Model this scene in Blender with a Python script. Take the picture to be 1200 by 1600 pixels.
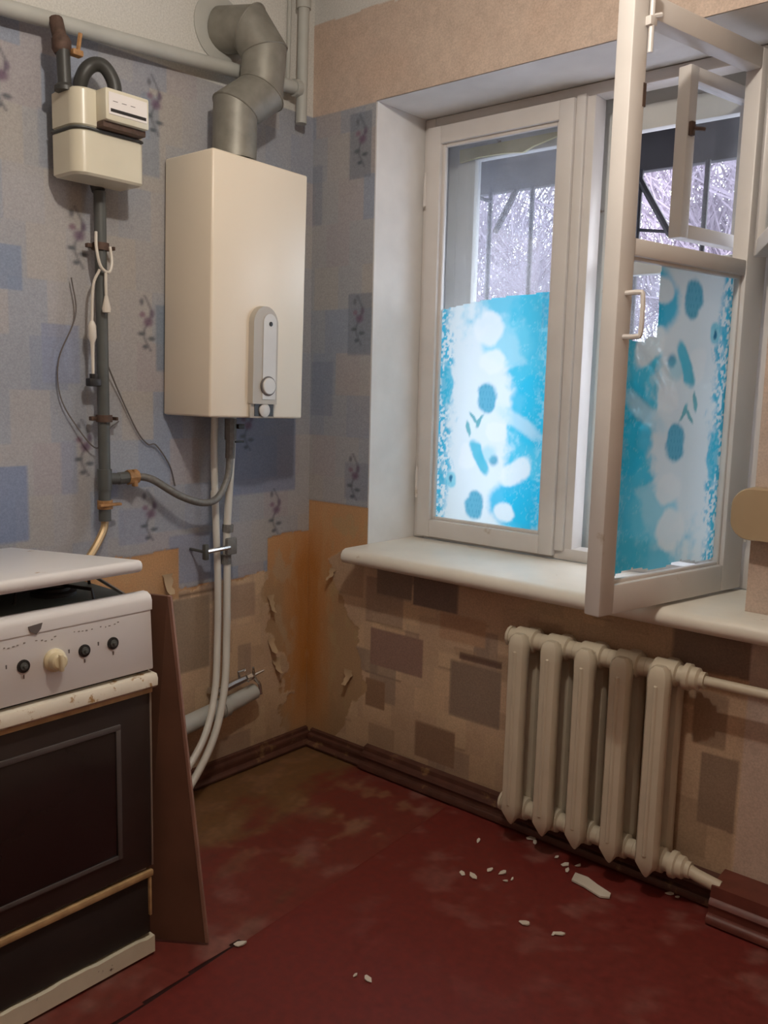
import bpy, bmesh, math, random
import numpy as np
from mathutils import Vector, Matrix, Euler

for o in list(bpy.data.objects):
    bpy.data.objects.remove(o)
SC = bpy.context.scene
COL = SC.collection
PI = math.pi

# ------------------------------------------------------------------ camera
CAM = (2.2876, -2.2662, 1.3386)
YAW, PIT, ROL, FPX = .7037, -.1395, .0244, 1372.1
cy_, sy_ = math.cos(YAW), math.sin(YAW)
fw = Vector((-sy_*math.cos(PIT), cy_*math.cos(PIT), math.sin(PIT)))
rt = Vector((cy_, sy_, 0)); up = rt.cross(fw)
c_, s_ = math.cos(ROL), math.sin(ROL)
rt, up = c_*rt + s_*up, -s_*rt + c_*up
cd = bpy.data.cameras.new('camera'); cam = bpy.data.objects.new('camera', cd); COL.objects.link(cam)
cd.sensor_fit = 'VERTICAL'; cd.sensor_height = 36; cd.lens = FPX/1600*36
cd.clip_start = .02; cd.clip_end = 200
m3 = Matrix((rt, up, -fw)).transposed()
cam.matrix_world = Matrix.Translation(CAM) @ m3.to_4x4()
SC.camera = cam

# ------------------------------------------------------------------ world, exposure
w = bpy.data.worlds.new('overcast'); SC.world = w; w.use_nodes = True
bgn = w.node_tree.nodes['Background']
bgn.inputs[0].default_value = (.88, .91, 1.0, 1); bgn.inputs[1].default_value = 7.4
SC.view_settings.view_transform = 'Standard'; SC.view_settings.look = 'None'
SC.view_settings.gamma = 1; SC.view_settings.use_curve_mapping = False
SC.view_settings.exposure = 0.0
LAMP_W = 36.0
LAMP_POS = (1.45, -1.27, 2.45)

# ------------------------------------------------------------------ helpers
def lin(v):
    v = v/255.0
    return v/12.92 if v <= .04045 else ((v+.055)/1.055)**2.4
def S(r, g, b): return (lin(r), lin(g), lin(b))

def mat(name, col, rough=.5, metal=0., var=.12, vs=9., col2=None, thr=.55, soft=.06, ms=7., bump=0., bs=60., spec=.5, det=4.):
    m = bpy.data.materials.new(name); m.use_nodes = True
    nt = m.node_tree; N = nt.nodes; L = nt.links
    b = N['Principled BSDF']
    b.inputs['Roughness'].default_value = rough; b.inputs['Metallic'].default_value = metal
    b.inputs['Specular IOR Level'].default_value = spec
    tc = N.new('ShaderNodeTexCoord')
    n1 = N.new('ShaderNodeTexNoise'); n1.inputs['Scale'].default_value = vs; n1.inputs['Detail'].default_value = det
    L.new(tc.outputs['Object'], n1.inputs['Vector'])
    r = N.new('ShaderNodeValToRGB')
    k0, k1 = 1-var, 1+var
    r.color_ramp.elements[0].position = .3; r.color_ramp.elements[1].position = .7
    r.color_ramp.elements[0].color = (*[c*k0 for c in col], 1); r.color_ramp.elements[1].color = (*[min(1, c*k1) for c in col], 1)
    L.new(n1.outputs['Fac'], r.inputs['Fac'])
    out = r.outputs['Color']
    if col2:
        n2 = N.new('ShaderNodeTexNoise'); n2.inputs['Scale'].default_value = ms; n2.inputs['Detail'].default_value = 8
        n2.inputs['Roughness'].default_value = .65
        L.new(tc.outputs['Object'], n2.inputs['Vector'])
        r2 = N.new('ShaderNodeValToRGB'); r2.color_ramp.elements[0].position = thr; r2.color_ramp.elements[1].position = thr+soft
        L.new(n2.outputs['Fac'], r2.inputs['Fac'])
        mx = N.new('ShaderNodeMix'); mx.data_type = 'RGBA'
        L.new(r2.outputs['Color'], mx.inputs['Factor']); L.new(out, mx.inputs['A']); mx.inputs['B'].default_value = (*col2, 1)
        out = mx.outputs['Result']
    L.new(out, b.inputs['Base Color'])
    if bump:
        n3 = N.new('ShaderNodeTexNoise'); n3.inputs['Scale'].default_value = bs; n3.inputs['Detail'].default_value = 3
        L.new(tc.outputs['Object'], n3.inputs['Vector'])
        bp = N.new('ShaderNodeBump'); bp.inputs['Strength'].default_value = bump; bp.inputs['Distance'].default_value = .004
        L.new(n3.outputs['Fac'], bp.inputs['Height']); L.new(bp.outputs['Normal'], b.inputs['Normal'])
    return m

def attr_mat(name, rough=.8, speck=.12, ss=160., bump=.15):
    m = bpy.data.materials.new(name); m.use_nodes = True
    nt = m.node_tree; N = nt.nodes; L = nt.links; b = N['Principled BSDF']
    b.inputs['Roughness'].default_value = rough; b.inputs['Specular IOR Level'].default_value = .25
    a = N.new('ShaderNodeAttribute'); a.attribute_name = 'Col'
    tc = N.new('ShaderNodeTexCoord')
    n = N.new('ShaderNodeTexNoise'); n.inputs['Scale'].default_value = ss; n.inputs['Detail'].default_value = 5; n.inputs['Roughness'].default_value = .7
    L.new(tc.outputs['Object'], n.inputs['Vector'])
    mr = N.new('ShaderNodeMapRange'); mr.inputs['From Min'].default_value = .3; mr.inputs['From Max'].default_value = .7
    mr.inputs['To Min'].default_value = 1-speck; mr.inputs['To Max'].default_value = 1+speck
    L.new(n.outputs['Fac'], mr.inputs['Value'])
    vm = N.new('ShaderNodeVectorMath'); vm.operation = 'SCALE'
    L.new(a.outputs['Color'], vm.inputs[0]); L.new(mr.outputs['Result'], vm.inputs['Scale'])
    L.new(vm.outputs['Vector'], b.inputs['Base Color'])
    bp = N.new('ShaderNodeBump'); bp.inputs['Strength'].default_value = bump; bp.inputs['Distance'].default_value = .002
    L.new(n.outputs['Fac'], bp.inputs['Height']); L.new(bp.outputs['Normal'], b.inputs['Normal'])
    return m

def glass_mat(name, tint=(.93, .95, .95), refl=.06, dirt=.0):
    m = bpy.data.materials.new(name); m.use_nodes = True
    nt = m.node_tree; N = nt.nodes; L = nt.links; N.remove(N['Principled BSDF'])
    out = N['Material Output']
    t = N.new('ShaderNodeBsdfTransparent'); t.inputs[0].default_value = (*tint, 1)
    g = N.new('ShaderNodeBsdfGlossy'); g.inputs['Roughness'].default_value = .03
    mx = N.new('ShaderNodeMixShader'); mx.inputs[0].default_value = refl
    L.new(t.outputs[0], mx.inputs[1]); L.new(g.outputs[0], mx.inputs[2])
    last = mx
    if dirt:
        d = N.new('ShaderNodeBsdfTranslucent'); d.inputs[0].default_value = (.8, .8, .85, 1)
        tc = N.new('ShaderNodeTexCoord'); n = N.new('ShaderNodeTexNoise'); n.inputs['Scale'].default_value = 9
        n.inputs['Detail'].default_value = 6; L.new(tc.outputs['Object'], n.inputs['Vector'])
        mr = N.new('ShaderNodeMapRange'); mr.inputs['To Max'].default_value = dirt*2; L.new(n.outputs['Fac'], mr.inputs['Value'])
        m2 = N.new('ShaderNodeMixShader'); L.new(mr.outputs['Result'], m2.inputs[0])
        L.new(mx.outputs[0], m2.inputs[1]); L.new(d.outputs[0], m2.inputs[2]); last = m2
    L.new(last.outputs[0], out.inputs['Surface'])
    return m

def film_mat(name):
    m = bpy.data.materials.new(name); m.use_nodes = True
    nt = m.node_tree; N = nt.nodes; L = nt.links; N.remove(N['Principled BSDF'])
    out = N['Material Output']
    a = N.new('ShaderNodeAttribute'); a.attribute_name = 'Col'
    tr = N.new('ShaderNodeBsdfTranslucent'); L.new(a.outputs['Color'], tr.inputs[0])
    df = N.new('ShaderNodeBsdfDiffuse'); L.new(a.outputs['Color'], df.inputs[0])
    tp = N.new('ShaderNodeBsdfTransparent'); L.new(a.outputs['Color'], tp.inputs[0])
    m1 = N.new('ShaderNodeMixShader'); m1.inputs[0].default_value = .38
    L.new(tr.outputs[0], m1.inputs[1]); L.new(df.outputs[0], m1.inputs[2])
    m2 = N.new('ShaderNodeMixShader')
    # alpha channel of the print decides how clear the foil is
    mr = N.new('ShaderNodeMapRange'); mr.inputs['To Min'].default_value = .04; mr.inputs['To Max'].default_value = .98
    L.new(a.outputs['Alpha'], mr.inputs['Value']); L.new(mr.outputs['Result'], m2.inputs[0])
    L.new(m1.outputs[0], m2.inputs[1]); L.new(tp.outputs[0], m2.inputs[2])
    L.new(m2.outputs[0], out.inputs['Surface'])
    return m

WM = {}
def thing(name, label, cat, loc=(0, 0, 0), rot=(0, 0, 0), group=None, kind=None):
    o = bpy.data.objects.new(name, None); COL.objects.link(o); o.empty_display_size = .05
    o.location = loc; o.rotation_euler = rot
    WM[o] = Matrix.LocRotScale(Vector(loc), Euler(rot), None)
    tag(o, label, cat, group, kind)
    return o
def tag(o, label=None, cat=None, group=None, kind=None):
    if label: o['label'] = label
    if cat: o['category'] = cat
    if group: o['group'] = group
    if kind: o['kind'] = kind
    return o

class MB:
    def __init__(s): s.bm = bmesh.new()
    def add(s, verts, faces):
        vs = [s.bm.verts.new(v) for v in verts]
        for f in faces:
            try: s.bm.faces.new([vs[i] for i in f])
            except ValueError: pass
        return s
    def box(s, lo, hi, bev=0., seg=2, jit=None):
        x0, y0, z0 = [min(a, b) for a, b in zip(lo, hi)]; x1, y1, z1 = [max(a, b) for a, b in zip(lo, hi)]
        t = bmesh.new()
        vs = [t.verts.new(v) for v in ((x0,y0,z0),(x1,y0,z0),(x1,y1,z0),(x0,y1,z0),(x0,y0,z1),(x1,y0,z1),(x1,y1,z1),(x0,y1,z1))]
        for f in ((0,3,2,1),(4,5,6,7),(0,1,5,4),(1,2,6,5),(2,3,7,6),(3,0,4,7)): t.faces.new([vs[i] for i in f])
        if bev: bmesh.ops.bevel(t, geom=list(t.edges), offset=bev, segments=seg, affect='EDGES', profile=.5)
        s.merge(t); return s
    def merge(s, t, M=None):
        t.verts.index_update()
        vs = [s.bm.verts.new(M @ v.co if M else v.co) for v in t.verts]
        for f in t.faces:
            try: s.bm.faces.new([vs[v.index] for v in f.verts])
            except ValueError: pass
        t.free()
    def tube(s, pts, r, n=10, caps=True, sq=1.):
        P = [Vector(p) for p in pts]; k = len(P)
        R = r if isinstance(r, (list, tuple)) else [r]*k
        T = [(P[min(i+1, k-1)]-P[max(i-1, 0)]).normalized() for i in range(k)]
        a = Vector((0, 0, 1)) if abs(T[0].z) < .9 else Vector((1, 0, 0))
        U = T[0].cross(a).normalized(); rings = []
        for i in range(k):
            U = (U - T[i]*U.dot(T[i])).normalized(); V = T[i].cross(U)
            rings.append([s.bm.verts.new(P[i]+(U*math.cos(2*PI*j/n)+V*math.sin(2*PI*j/n)*sq)*R[i]) for j in range(n)])
        for i in range(k-1):
            for j in range(n):
                s.bm.faces.new((rings[i][j], rings[i][(j+1) % n], rings[i+1][(j+1) % n], rings[i+1][j]))
        if caps:
            s.bm.faces.new(rings[0][::-1]); s.bm.faces.new(rings[-1])
        return s
    def lathe(s, org, axis, prof, n=20):   # prof: (radius, height along the axis)
        A = Vector(axis).normalized(); a = Vector((0, 0, 1)) if abs(A.z) < .9 else Vector((1, 0, 0))
        U = A.cross(a).normalized(); V = A.cross(U); O = Vector(org); rings = []
        for r, h in prof:
            rings.append([s.bm.verts.new(O+A*h+(U*math.cos(2*PI*j/n)+V*math.sin(2*PI*j/n))*max(r, .0002)) for j in range(n)])
        for i in range(len(prof)-1):
            for j in range(n):
                s.bm.faces.new((rings[i][j], rings[i][(j+1) % n], rings[i+1][(j+1) % n], rings[i+1][j]))
        s.bm.faces.new(rings[0][::-1]); s.bm.faces.new(rings[-1]); return s
    def prism(s, poly, f0, f1):            # poly of 2d points, f0/f1 map them to 3d
        n = len(poly); a = [s.bm.verts.new(f0(*p)) for p in poly]; b = [s.bm.verts.new(f1(*p)) for p in poly]
        s.bm.faces.new(a[::-1]); s.bm.faces.new(b)
        for i in range(n): s.bm.faces.new((a[i], a[(i+1) % n], b[(i+1) % n], b[i]))
        return s
    def frame(s, x0, x1, z0, z1, y0, y1, wl, wr=None, wb=None, wt=None, bev=.004):   # four bars around an opening
        wr = wr or wl; wb = wb or wl; wt = wt or wl
        s.box((x0, y0, z0), (x0+wl, y1, z1), bev); s.box((x1-wr, y0, z0), (x1, y1, z1), bev)
        s.box((x0+wl-.001, y0+.001, z0), (x1-wr+.001, y1-.001, z0+wb), bev); s.box((x0+wl-.001, y0+.001, z1-wt), (x1-wr+.001, y1-.001, z1), bev)
        return s
    def build(s, name, m, parent=None, world=True, smooth=35, label=None):
        bm = s.bm
        bmesh.ops.recalc_face_normals(bm, faces=list(bm.faces))
        root = parent
        while root is not None and root.parent: root = root.parent
        if world and root is not None and root in WM: bmesh.ops.transform(bm, matrix=WM[root].inverted(), verts=list(bm.verts))
        me = bpy.data.meshes.new(name); bm.to_mesh(me); bm.free()
        me.materials.append(m)
        o = bpy.data.objects.new(name, me); COL.objects.link(o)
        if smooth:
            for p in me.polygons: p.use_smooth = True
            me.set_sharp_from_angle(angle=math.radians(smooth))
        if parent: o.parent = parent
        if label: o['label'] = label
        return o

def curve(pts, n=8):                       # smooth path through points
    P = [Vector(p) for p in pts]; P = [P[0]*2-P[1]]+P+[P[-1]*2-P[-2]]; out = []
    for i in range(1, len(P)-2):
        p0, p1, p2, p3 = P[i-1:i+3]
        for k in range(n):
            t = k/n
            out.append(.5*((2*p1)+(-p0+p2)*t+(2*p0-5*p1+4*p2-p3)*t*t+(-p0+3*p1-3*p2+p3)*t**3))
    out.append(P[-2]); return out

def vnoise(x, y, sc, seed):
    rng = np.random.RandomState(seed); T = rng.rand(128, 128)
    x = np.asarray(x)*sc+31.7; y = np.asarray(y)*sc+17.3
    i = np.floor(x).astype(int); j = np.floor(y).astype(int); fx = x-i; fy = y-j
    fx = fx*fx*(3-2*fx); fy = fy*fy*(3-2*fy); g = lambda a, b: T[a % 128, b % 128]
    return (g(i, j)*(1-fx)+g(i+1, j)*fx)*(1-fy)+(g(i, j+1)*(1-fx)+g(i+1, j+1)*fx)*fy
def fbm(x, y, sc, seed, o=4):
    return sum(vnoise(x, y, sc*2**k, seed+k)*.5**k for k in range(o))/sum(.5**k for k in range(o))

def sheet(name, a0, a1, z0, z1, res, fn, to3d, m, parent, alpha=False):
    na = max(2, int(round((a1-a0)/res))+1); nz = max(2, int(round((z1-z0)/res))+1)
    A, Z = np.meshgrid(np.linspace(a0, a1, na), np.linspace(z0, z1, nz))
    A = A.ravel(); Z = Z.ravel()
    r = fn(A, Z); col, disp = r[0], r[1]
    co = to3d(A, Z, disp)
    idx = np.arange(na*nz).reshape(nz, na)
    F = np.stack([idx[:-1, :-1], idx[:-1, 1:], idx[1:, 1:], idx[1:, :-1]], -1).reshape(-1, 4)
    if len(r) > 2 and r[2] is not None:    # keep mask
        k = r[2]; F = F[k[F].all(1)]
    me = bpy.data.meshes.new(name)
    me.vertices.add(len(co)); me.vertices.foreach_set('co', co.astype(np.float32).ravel())
    me.loops.add(F.size); me.loops.foreach_set('vertex_index', F.astype(np.int32).ravel())
    me.polygons.add(len(F)); me.polygons.foreach_set('loop_start', (np.arange(len(F))*4).astype(np.int32))
    me.update(calc_edges=True); me.validate()
    me.polygons.foreach_set('use_smooth', np.ones(len(me.polygons), bool))
    ca = me.color_attributes.new('Col', 'FLOAT_COLOR', 'POINT')
    c4 = np.ones((len(co), 4), np.float32); c4[:, :col.shape[1]] = col; ca.data.foreach_set('color', c4.ravel())
    me.materials.append(m)
    o = bpy.data.objects.new(name, me); COL.objects.link(o)
    if parent: o.parent = parent
    return o

# ------------------------------------------------------------------ materials
M_wall = mat('white_plaster', S(230, 227, 224), .85, var=.05, bump=.1, bs=40)
M_ceil = mat('whitewash', S(214, 212, 206), .9, var=.05)
M_paper = attr_mat('printed_wallpaper', .75, .16, 190, .12)
M_paint = mat('cream_gloss_paint', S(213, 207, 202), .38, var=.05, vs=6, col2=S(170, 152, 128), thr=.66, soft=.1, ms=9, bump=.08, bs=35)
M_sill = mat('sill_paint', S(226, 219, 206), .35, var=.04, col2=S(176, 152, 120), thr=.66, soft=.06, ms=12, bump=.06, bs=30)
M_frame2 = mat('outer_frame_paint', S(212, 212, 208), .5, var=.06, col2=S(140, 120, 100), thr=.67, soft=.05, ms=14)
M_rust = mat('rusty_metal', S(92, 72, 62), .7, .3, var=.3, vs=60)
M_blackpipe = mat('black_pipe_paint', S(62, 62, 60), .45, var=.15, vs=20)
M_gaspipe = mat('dark_grey_pipe_paint', S(84, 86, 84), .5, var=.12, vs=20)
M_mainpipe = mat('grey_white_pipe_paint', S(178, 178, 172), .5, var=.06, vs=10)
M_galv = mat('galvanised_steel', S(138, 135, 126), .5, .35, var=.14, vs=25)
M_heater = mat('cream_enamel', S(233, 220, 200), .32, var=.02, vs=3)
M_panel = mat('grey_plastic', S(178, 170, 158), .4, var=.04)
M_panel2 = mat('light_grey_plastic', S(205, 202, 197), .35, var=.04)
M_black = mat('black_plastic', S(40, 38, 38), .4, var=.1)
M_meter = mat('meter_cream_enamel', S(214, 207, 186), .3, var=.03)
M_meterface = mat('meter_face', S(232, 226, 222), .35, var=.03)
M_yellowtape = mat('yellow_tape', S(164, 122, 78), .6, var=.25, vs=70)
M_brass = mat('brass_hose', S(186, 158, 118), .4, .4, var=.15, vs=40)
M_hose = mat('braided_grey_hose', S(122, 120, 116), .5, .2, var=.15, vs=90)
M_white_pl = mat('white_plastic_pipe', S(216, 212, 202), .35, var=.04)
M_chrome = mat('chrome', S(200, 198, 195), .18, .9, var=.05)
M_stove = mat('worn_white_enamel', S(222, 219, 218), .3, var=.03, vs=4, col2=S(176, 140, 98), thr=.68, soft=.05, ms=9)
M_stovehandle = mat('peeling_handle_paint', S(225, 217, 200), .5, var=.06, col2=S(170, 132, 82), thr=.57, soft=.05, ms=22, bump=.25, bs=40)
M_rail = mat('yellowed_trim', S(178, 146, 104), .5, var=.25, vs=30)
M_ovenglass = mat('dark_oven_glass', S(40, 31, 30), .16, var=.25, vs=5)
M_ovendoor = mat('sooty_enamel', S(52, 43, 40), .35, var=.25, vs=7, col2=S(80, 46, 30), thr=.66, soft=.1, ms=6)
M_dark = mat('dark_cavity', S(38, 31, 28), .6, var=.2)
M_hob = mat('hob_dark_enamel', S(78, 82, 76), .35, var=.2, vs=12)
M_base = mat('chipped_base_paint', S(214, 206, 184), .5, var=.08, col2=S(90, 70, 50), thr=.62, soft=.04, ms=26)
M_board = mat('brown_hardboard', S(102, 70, 54), .55, var=.15, vs=8, bump=.06)
M_boardedge = mat('board_edge', S(150, 112, 96), .7, var=.15)
M_base_b = mat('brown_baseboard_paint', S(84, 52, 42), .45, var=.25, vs=18, col2=S(128, 98, 68), thr=.6, soft=.08, ms=14)
M_rad = mat('radiator_paint', S(202, 190, 168), .42, var=.07, vs=9, col2=S(150, 128, 100), thr=.68, soft=.08, ms=16)
M_tan = mat('tan_wood_casing', S(176, 152, 120), .45, var=.08, vs=5)
M_glass = glass_mat('window_glass', (.92, .94, .95), .05, .06)
M_film = film_mat('printed_window_film')
M_iron = mat('dark_iron', S(44, 43, 50), .6, .3, var=.1)
M_canopy = mat('dark_canopy', S(66, 64, 68), .7, var=.1)
M_bark = mat('bare_bark', S(126, 117, 130), .9, var=.15)
M_snow = mat('pale_ground', S(150, 150, 158), .9, var=.1, vs=1)
M_flake = mat('paint_flake', S(205, 196, 182), .7, var=.1)
M_foam = mat('yellow_foam', S(205, 196, 150), .8, var=.1)
M_wornprint = mat('worn_print', S(140, 132, 126), .5)
M_wire = mat('grey_wire', S(104, 98, 96), .5, var=.1)
M_bakelite = mat('cream_plug', S(214, 206, 194), .4, var=.05)

# ------------------------------------------------------------------ structure: floor, ceiling, walls
RX, RY, RZ = 2.75, -3.0, 2.66
XR0, XR1, ZS, ZB = .291, 1.58, .80, 2.267    # window opening

def floor_material():
    m = bpy.data.materials.new('red_floor_paint'); m.use_nodes = True
    nt = m.node_tree; N = nt.nodes; L = nt.links; b = N['Principled BSDF']
    b.inputs['Roughness'].default_value = .5; b.inputs['Specular IOR Level'].default_value = .4
    a = N.new('ShaderNodeAttribute'); a.attribute_name = 'Col'
    tc = N.new('ShaderNodeTexCoord')
    n = N.new('ShaderNodeTexNoise'); n.inputs['Scale'].default_value = 45; n.inputs['Detail'].default_value = 6
    L.new(tc.outputs['Object'], n.inputs['Vector'])
    mr = N.new('ShaderNodeMapRange'); mr.inputs['From Min'].default_value = .3; mr.inputs['From Max'].default_value = .7
    mr.inputs['To Min'].default_value = .84; mr.inputs['To Max'].default_value = 1.16; L.new(n.outputs['Fac'], mr.inputs['Value'])
    vm = N.new('ShaderNodeVectorMath'); vm.operation = 'SCALE'; L.new(a.outputs['Color'], vm.inputs[0]); L.new(mr.outputs['Result'], vm.inputs['Scale'])
    L.new(vm.outputs['Vector'], b.inputs['Base Color'])
    mr2 = N.new('ShaderNodeMapRange'); mr2.inputs['To Min'].default_value = .38; mr2.inputs['To Max'].default_value = .62
    L.new(n.outputs['Fac'], mr2.inputs['Value']); L.new(mr2.outputs['Result'], b.inputs['Roughness'])
    bp = N.new('ShaderNodeBump'); bp.inputs['Strength'].default_value = .12; bp.inputs['Distance'].default_value = .002
    L.new(n.outputs['Fac'], bp.inputs['Height']); L.new(bp.outputs['Normal'], b.inputs['Normal'])
    return m
M_floor = floor_material()

def mixc(col, mask, c): return col*(1-mask[:, None])+np.array(c)[None]*mask[:, None]
def sm(x, a, b):
    t = np.clip((x-a)/(b-a), 0, 1); return t*t*(3-2*t)

RED = S(108, 40, 34)
def floor_old(x, y):
    n = fbm(x, y, 3.2, 5); n2 = fbm(x, y, 9, 40); n3 = fbm(x*1.0+y*.2, y*.25, 22, 60)
    col = np.tile(np.array(S(108, 46, 38)), (len(x), 1))
    # worn brown paint near the left wall, bare dusty streaks
    n4 = fbm(x, y*.35, 16, 240)
    wear = sm(n*.45+n2*.2+n4*.25-(x-.20)*.75, .30, .45)
    col = mixc(col, wear*.92, S(112, 82, 52))
    w2 = sm(n2+.5*n3-.2*np.abs(x-.5), .78, .98)*sm(y, -1.15, -.3)
    col = mixc(col, w2*.65, S(136, 100, 74))
    dust = sm(fbm(x+y, x-y, 6, 90)+.25*n3, .66, .9)*sm(x, .3, .6)
    col = mixc(col, dust*.5, S(142, 104, 94))
    col = mixc(col, sm(n3, .62, .8)*.3, S(84, 54, 40))
    return col, (n2-.5)*.0006
def floor_new(x, y):
    n = fbm(x, y, 2.5, 15); n2 = fbm(x, y, 14, 140); n3 = fbm(x*.3+y*.3, y-x, 14, 160)
    col = np.tile(np.array(RED), (len(x), 1))
    col = mixc(col, sm(n, .45, .8)*.35, S(112, 42, 40))
    scuff = sm(n2+.4*n3, .78, 1.0)*sm(y, -1.0, -.1)
    col = mixc(col, scuff*.35, S(150, 110, 100))
    return col, (n-.5)*.0006
fb = MB().box((-.02, RY-.02, -.06), (RX+.02, .02, -.006)).build('floor', M_floor, None, smooth=0)
ca = fb.data.color_attributes.new('Col', 'FLOAT_COLOR', 'POINT')
for d in ca.data: d.color = (*S(48, 24, 22), 1)  # base coloured dark, painting the shade of the raised edge into the seam
tag(fb, 'dark red painted floor, worn brown by the corner', 'floor', kind='structure')
def edge_x(y): return .703-.062*y
sheet('floor_panel', 0, .93, RY, 0, .008, lambda x, y: (*floor_old(x, y), x < np.where(y < -.97, edge_x(y)-.003, edge_x(y)+.02)), lambda a, z, d: np.stack([a, z, d-.004], 1), M_floor, fb)
def new3(a, z, d):
    x = edge_x(z)+(RX-edge_x(z))*a
    e = np.where(a < 1e-6, -.006, -.002)
    return np.stack([x, z, d+e], 1)
sheet('floor_panel', 0, 1, RY, 0, .008, lambda a, y: floor_new(edge_x(y)+(RX-edge_x(y))*a, y), new3, M_floor, fb)

ce = MB().box((-.02, RY-.02, RZ), (RX+.02, .02, RZ+.06)).build('ceiling', M_ceil, None, smooth=0)
tag(ce, 'whitewashed ceiling above the kitchen corner', 'ceiling', kind='structure')

def box_wall(name, lo, hi, m, label):
    o = MB().box(lo, hi).build(name, m, None, smooth=0); tag(o, label, 'wall', kind='structure'); return o
wl = box_wall('wall_left', (-.12, RY-.1, -.06), (-.004, .0, RZ+.06), M_wall, 'wall with torn blue-grey patchwork paper behind the water heater')
M_peach_plain = mat('peach_wallpaper', S(200, 180, 164), .8, var=.1, vs=120)
box_wall('wall_right', (RX, RY-.1, -.06), (RX+.1, .0, RZ+.06), M_peach_plain, 'peach papered wall beyond the window pier')
box_wall('wall_front', (-.004, RY-.1, -.06), (RX, RY, RZ+.06), M_peach_plain, 'peach papered wall facing the window')
wb_ = MB()
wb_.box((-.12, .004, -.06), (XR0, .55, RZ+.06)); wb_.box((XR1, .004, -.06), (RX+.1, .55, RZ+.06))
wb_.box((XR0, .004, -.06), (XR1, .55, ZS-.05)); wb_.box((XR0, .004, ZB), (XR1, .55, RZ+.06))
wbk = wb_.build('wall_back', M_wall, None, smooth=0)
tag(wbk, 'window wall with brown patchwork paper below and peach strip above', 'wall', kind='structure')

# ---- wallpaper prints
rng = np.random.RandomState(7)
BLUE = [S(168, 166, 168), S(172, 167, 162), S(160, 162, 168), S(150, 158, 172), S(134, 148, 172), S(165, 158, 162)]
def sprig(col, a, z, a0, z0, s=1.12):
    u = (a-a0)/s; v = (z-z0)/s
    stem = np.exp(-((u-.012*np.sin(v*55)-.004)/.0045)**2)*((v > -.075) & (v < .075))
    col = mixc(col, np.clip(stem, 0, 1)*.6, S(88, 92, 100))
    for du, dv, r1, r2, c in ((.006, .004, .016, .013, (122, 98, 122)), (-.012, .022, .010, .008, (140, 112, 130)), (.018, .026, .008, .012, (118, 104, 124)),
                              (-.016, -.028, .012, .006, (92, 100, 106)), (.016, -.040, .013, .006, (90, 98, 106)), (-.004, -.062, .010, .006, (86, 94, 104)), (-.014, .055, .007, .010, (110, 112, 120))):
        k = np.exp(-(((u-du)/r1)**2+((v-dv)/r2)**2)**2)
        col = mixc(col, k*.85, S(*[q*.92 for q in c]))
    return col
def rects(col, a, z, L, soft=.002):
    for a0, a1, z0, z1, c, k in L:
        m = sm(a, a0-soft, a0+soft)*(1-sm(a, a1-soft, a1+soft))*sm(z, z0-soft, z0+soft)*(1-sm(z, z1-soft, z1+soft))
        col = mixc(col, m*k, S(*c))
    return col
def blue_print(a, z, ph=0.):
    col = np.tile(np.array(S(166, 165, 167)), (len(a), 1))
    # brick-like patchwork of pale rectangles
    row = np.floor(z/.146).astype(int); off = (row % 4)*.055+ph
    cl = np.floor((a+off)/.112).astype(int)
    h = (cl*73856093 ^ row*19349663) % 6
    C = np.array(BLUE)[h]
    col = col*.4+C*.6
    n = fbm(a, z, 5, 33)
    col = col*(.93+.14*n)[:, None]
    warm = sm(fbm(a, z, 2.2, 71), .42, .7)
    col = mixc(col, warm*.3, S(172, 162, 152))
    return col
LB = [(-1.20, -1.076, 1.572, 1.687, (128, 144, 170), .75), (-1.028, -.915, 1.331, 1.492, (142, 150, 174), .75), (-1.20, -1.08, .90, 1.107, (124, 140, 172), .8),
      (-.66, -.62, 1.375, 1.571, (118, 134, 152), .7), (-.37, -.074, .97, 1.235, (118, 132, 162), .65), (-.70, -.64, 1.94, 2.17, (130, 142, 158), .6),
      (-.98, -.93, 1.02, 1.17, (140, 150, 172), .6), (-.86, -.80, 1.0, 1.08, (140, 148, 170), .6), (-1.02, -.96, 1.9, 2.05, (136, 146, 162), .5),
      (-.62, -.4, .70, .86, (134, 142, 166), .6), (-.80, -.70, .85, .96, (140, 148, 170), .55), (-.25, -.12, 1.62, 1.85, (140, 148, 160), .5)]
BR = [S(166, 142, 120), S(182, 156, 128), S(158, 134, 114), S(172, 146, 124)]
rb = np.random.RandomState(23)
def rand_rects(a0, a1, z0, z1, n, seed):
    r = np.random.RandomState(seed); L = []
    for _ in range(n):
        x = r.uniform(a0, a1); y = r.uniform(z0, z1); wd = r.choice([.06, .09, .12, .17]); hh = r.choice([.05, .08, .11, .16])
        c = [(140, 120, 106), (188, 164, 134), (150, 126, 104), (128, 112, 100), (178, 152, 126)][r.randint(5)]
        L.append((x, x+wd, y, y+hh, c, .65))
        if r.rand() < .35: L.append((x, x+wd, y-.004, y, (84, 64, 54), .6))
    return L
BRL = rand_rects(-1.1, 0, 0, .75, 22, 3)+[(-.667, -.46, .40, .646, (128, 112, 96), .85), (-.66, -.44, .655, .665, (96, 78, 64), .8), (-.40, -.26, .54, .66, (146, 124, 108), .7)]
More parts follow.
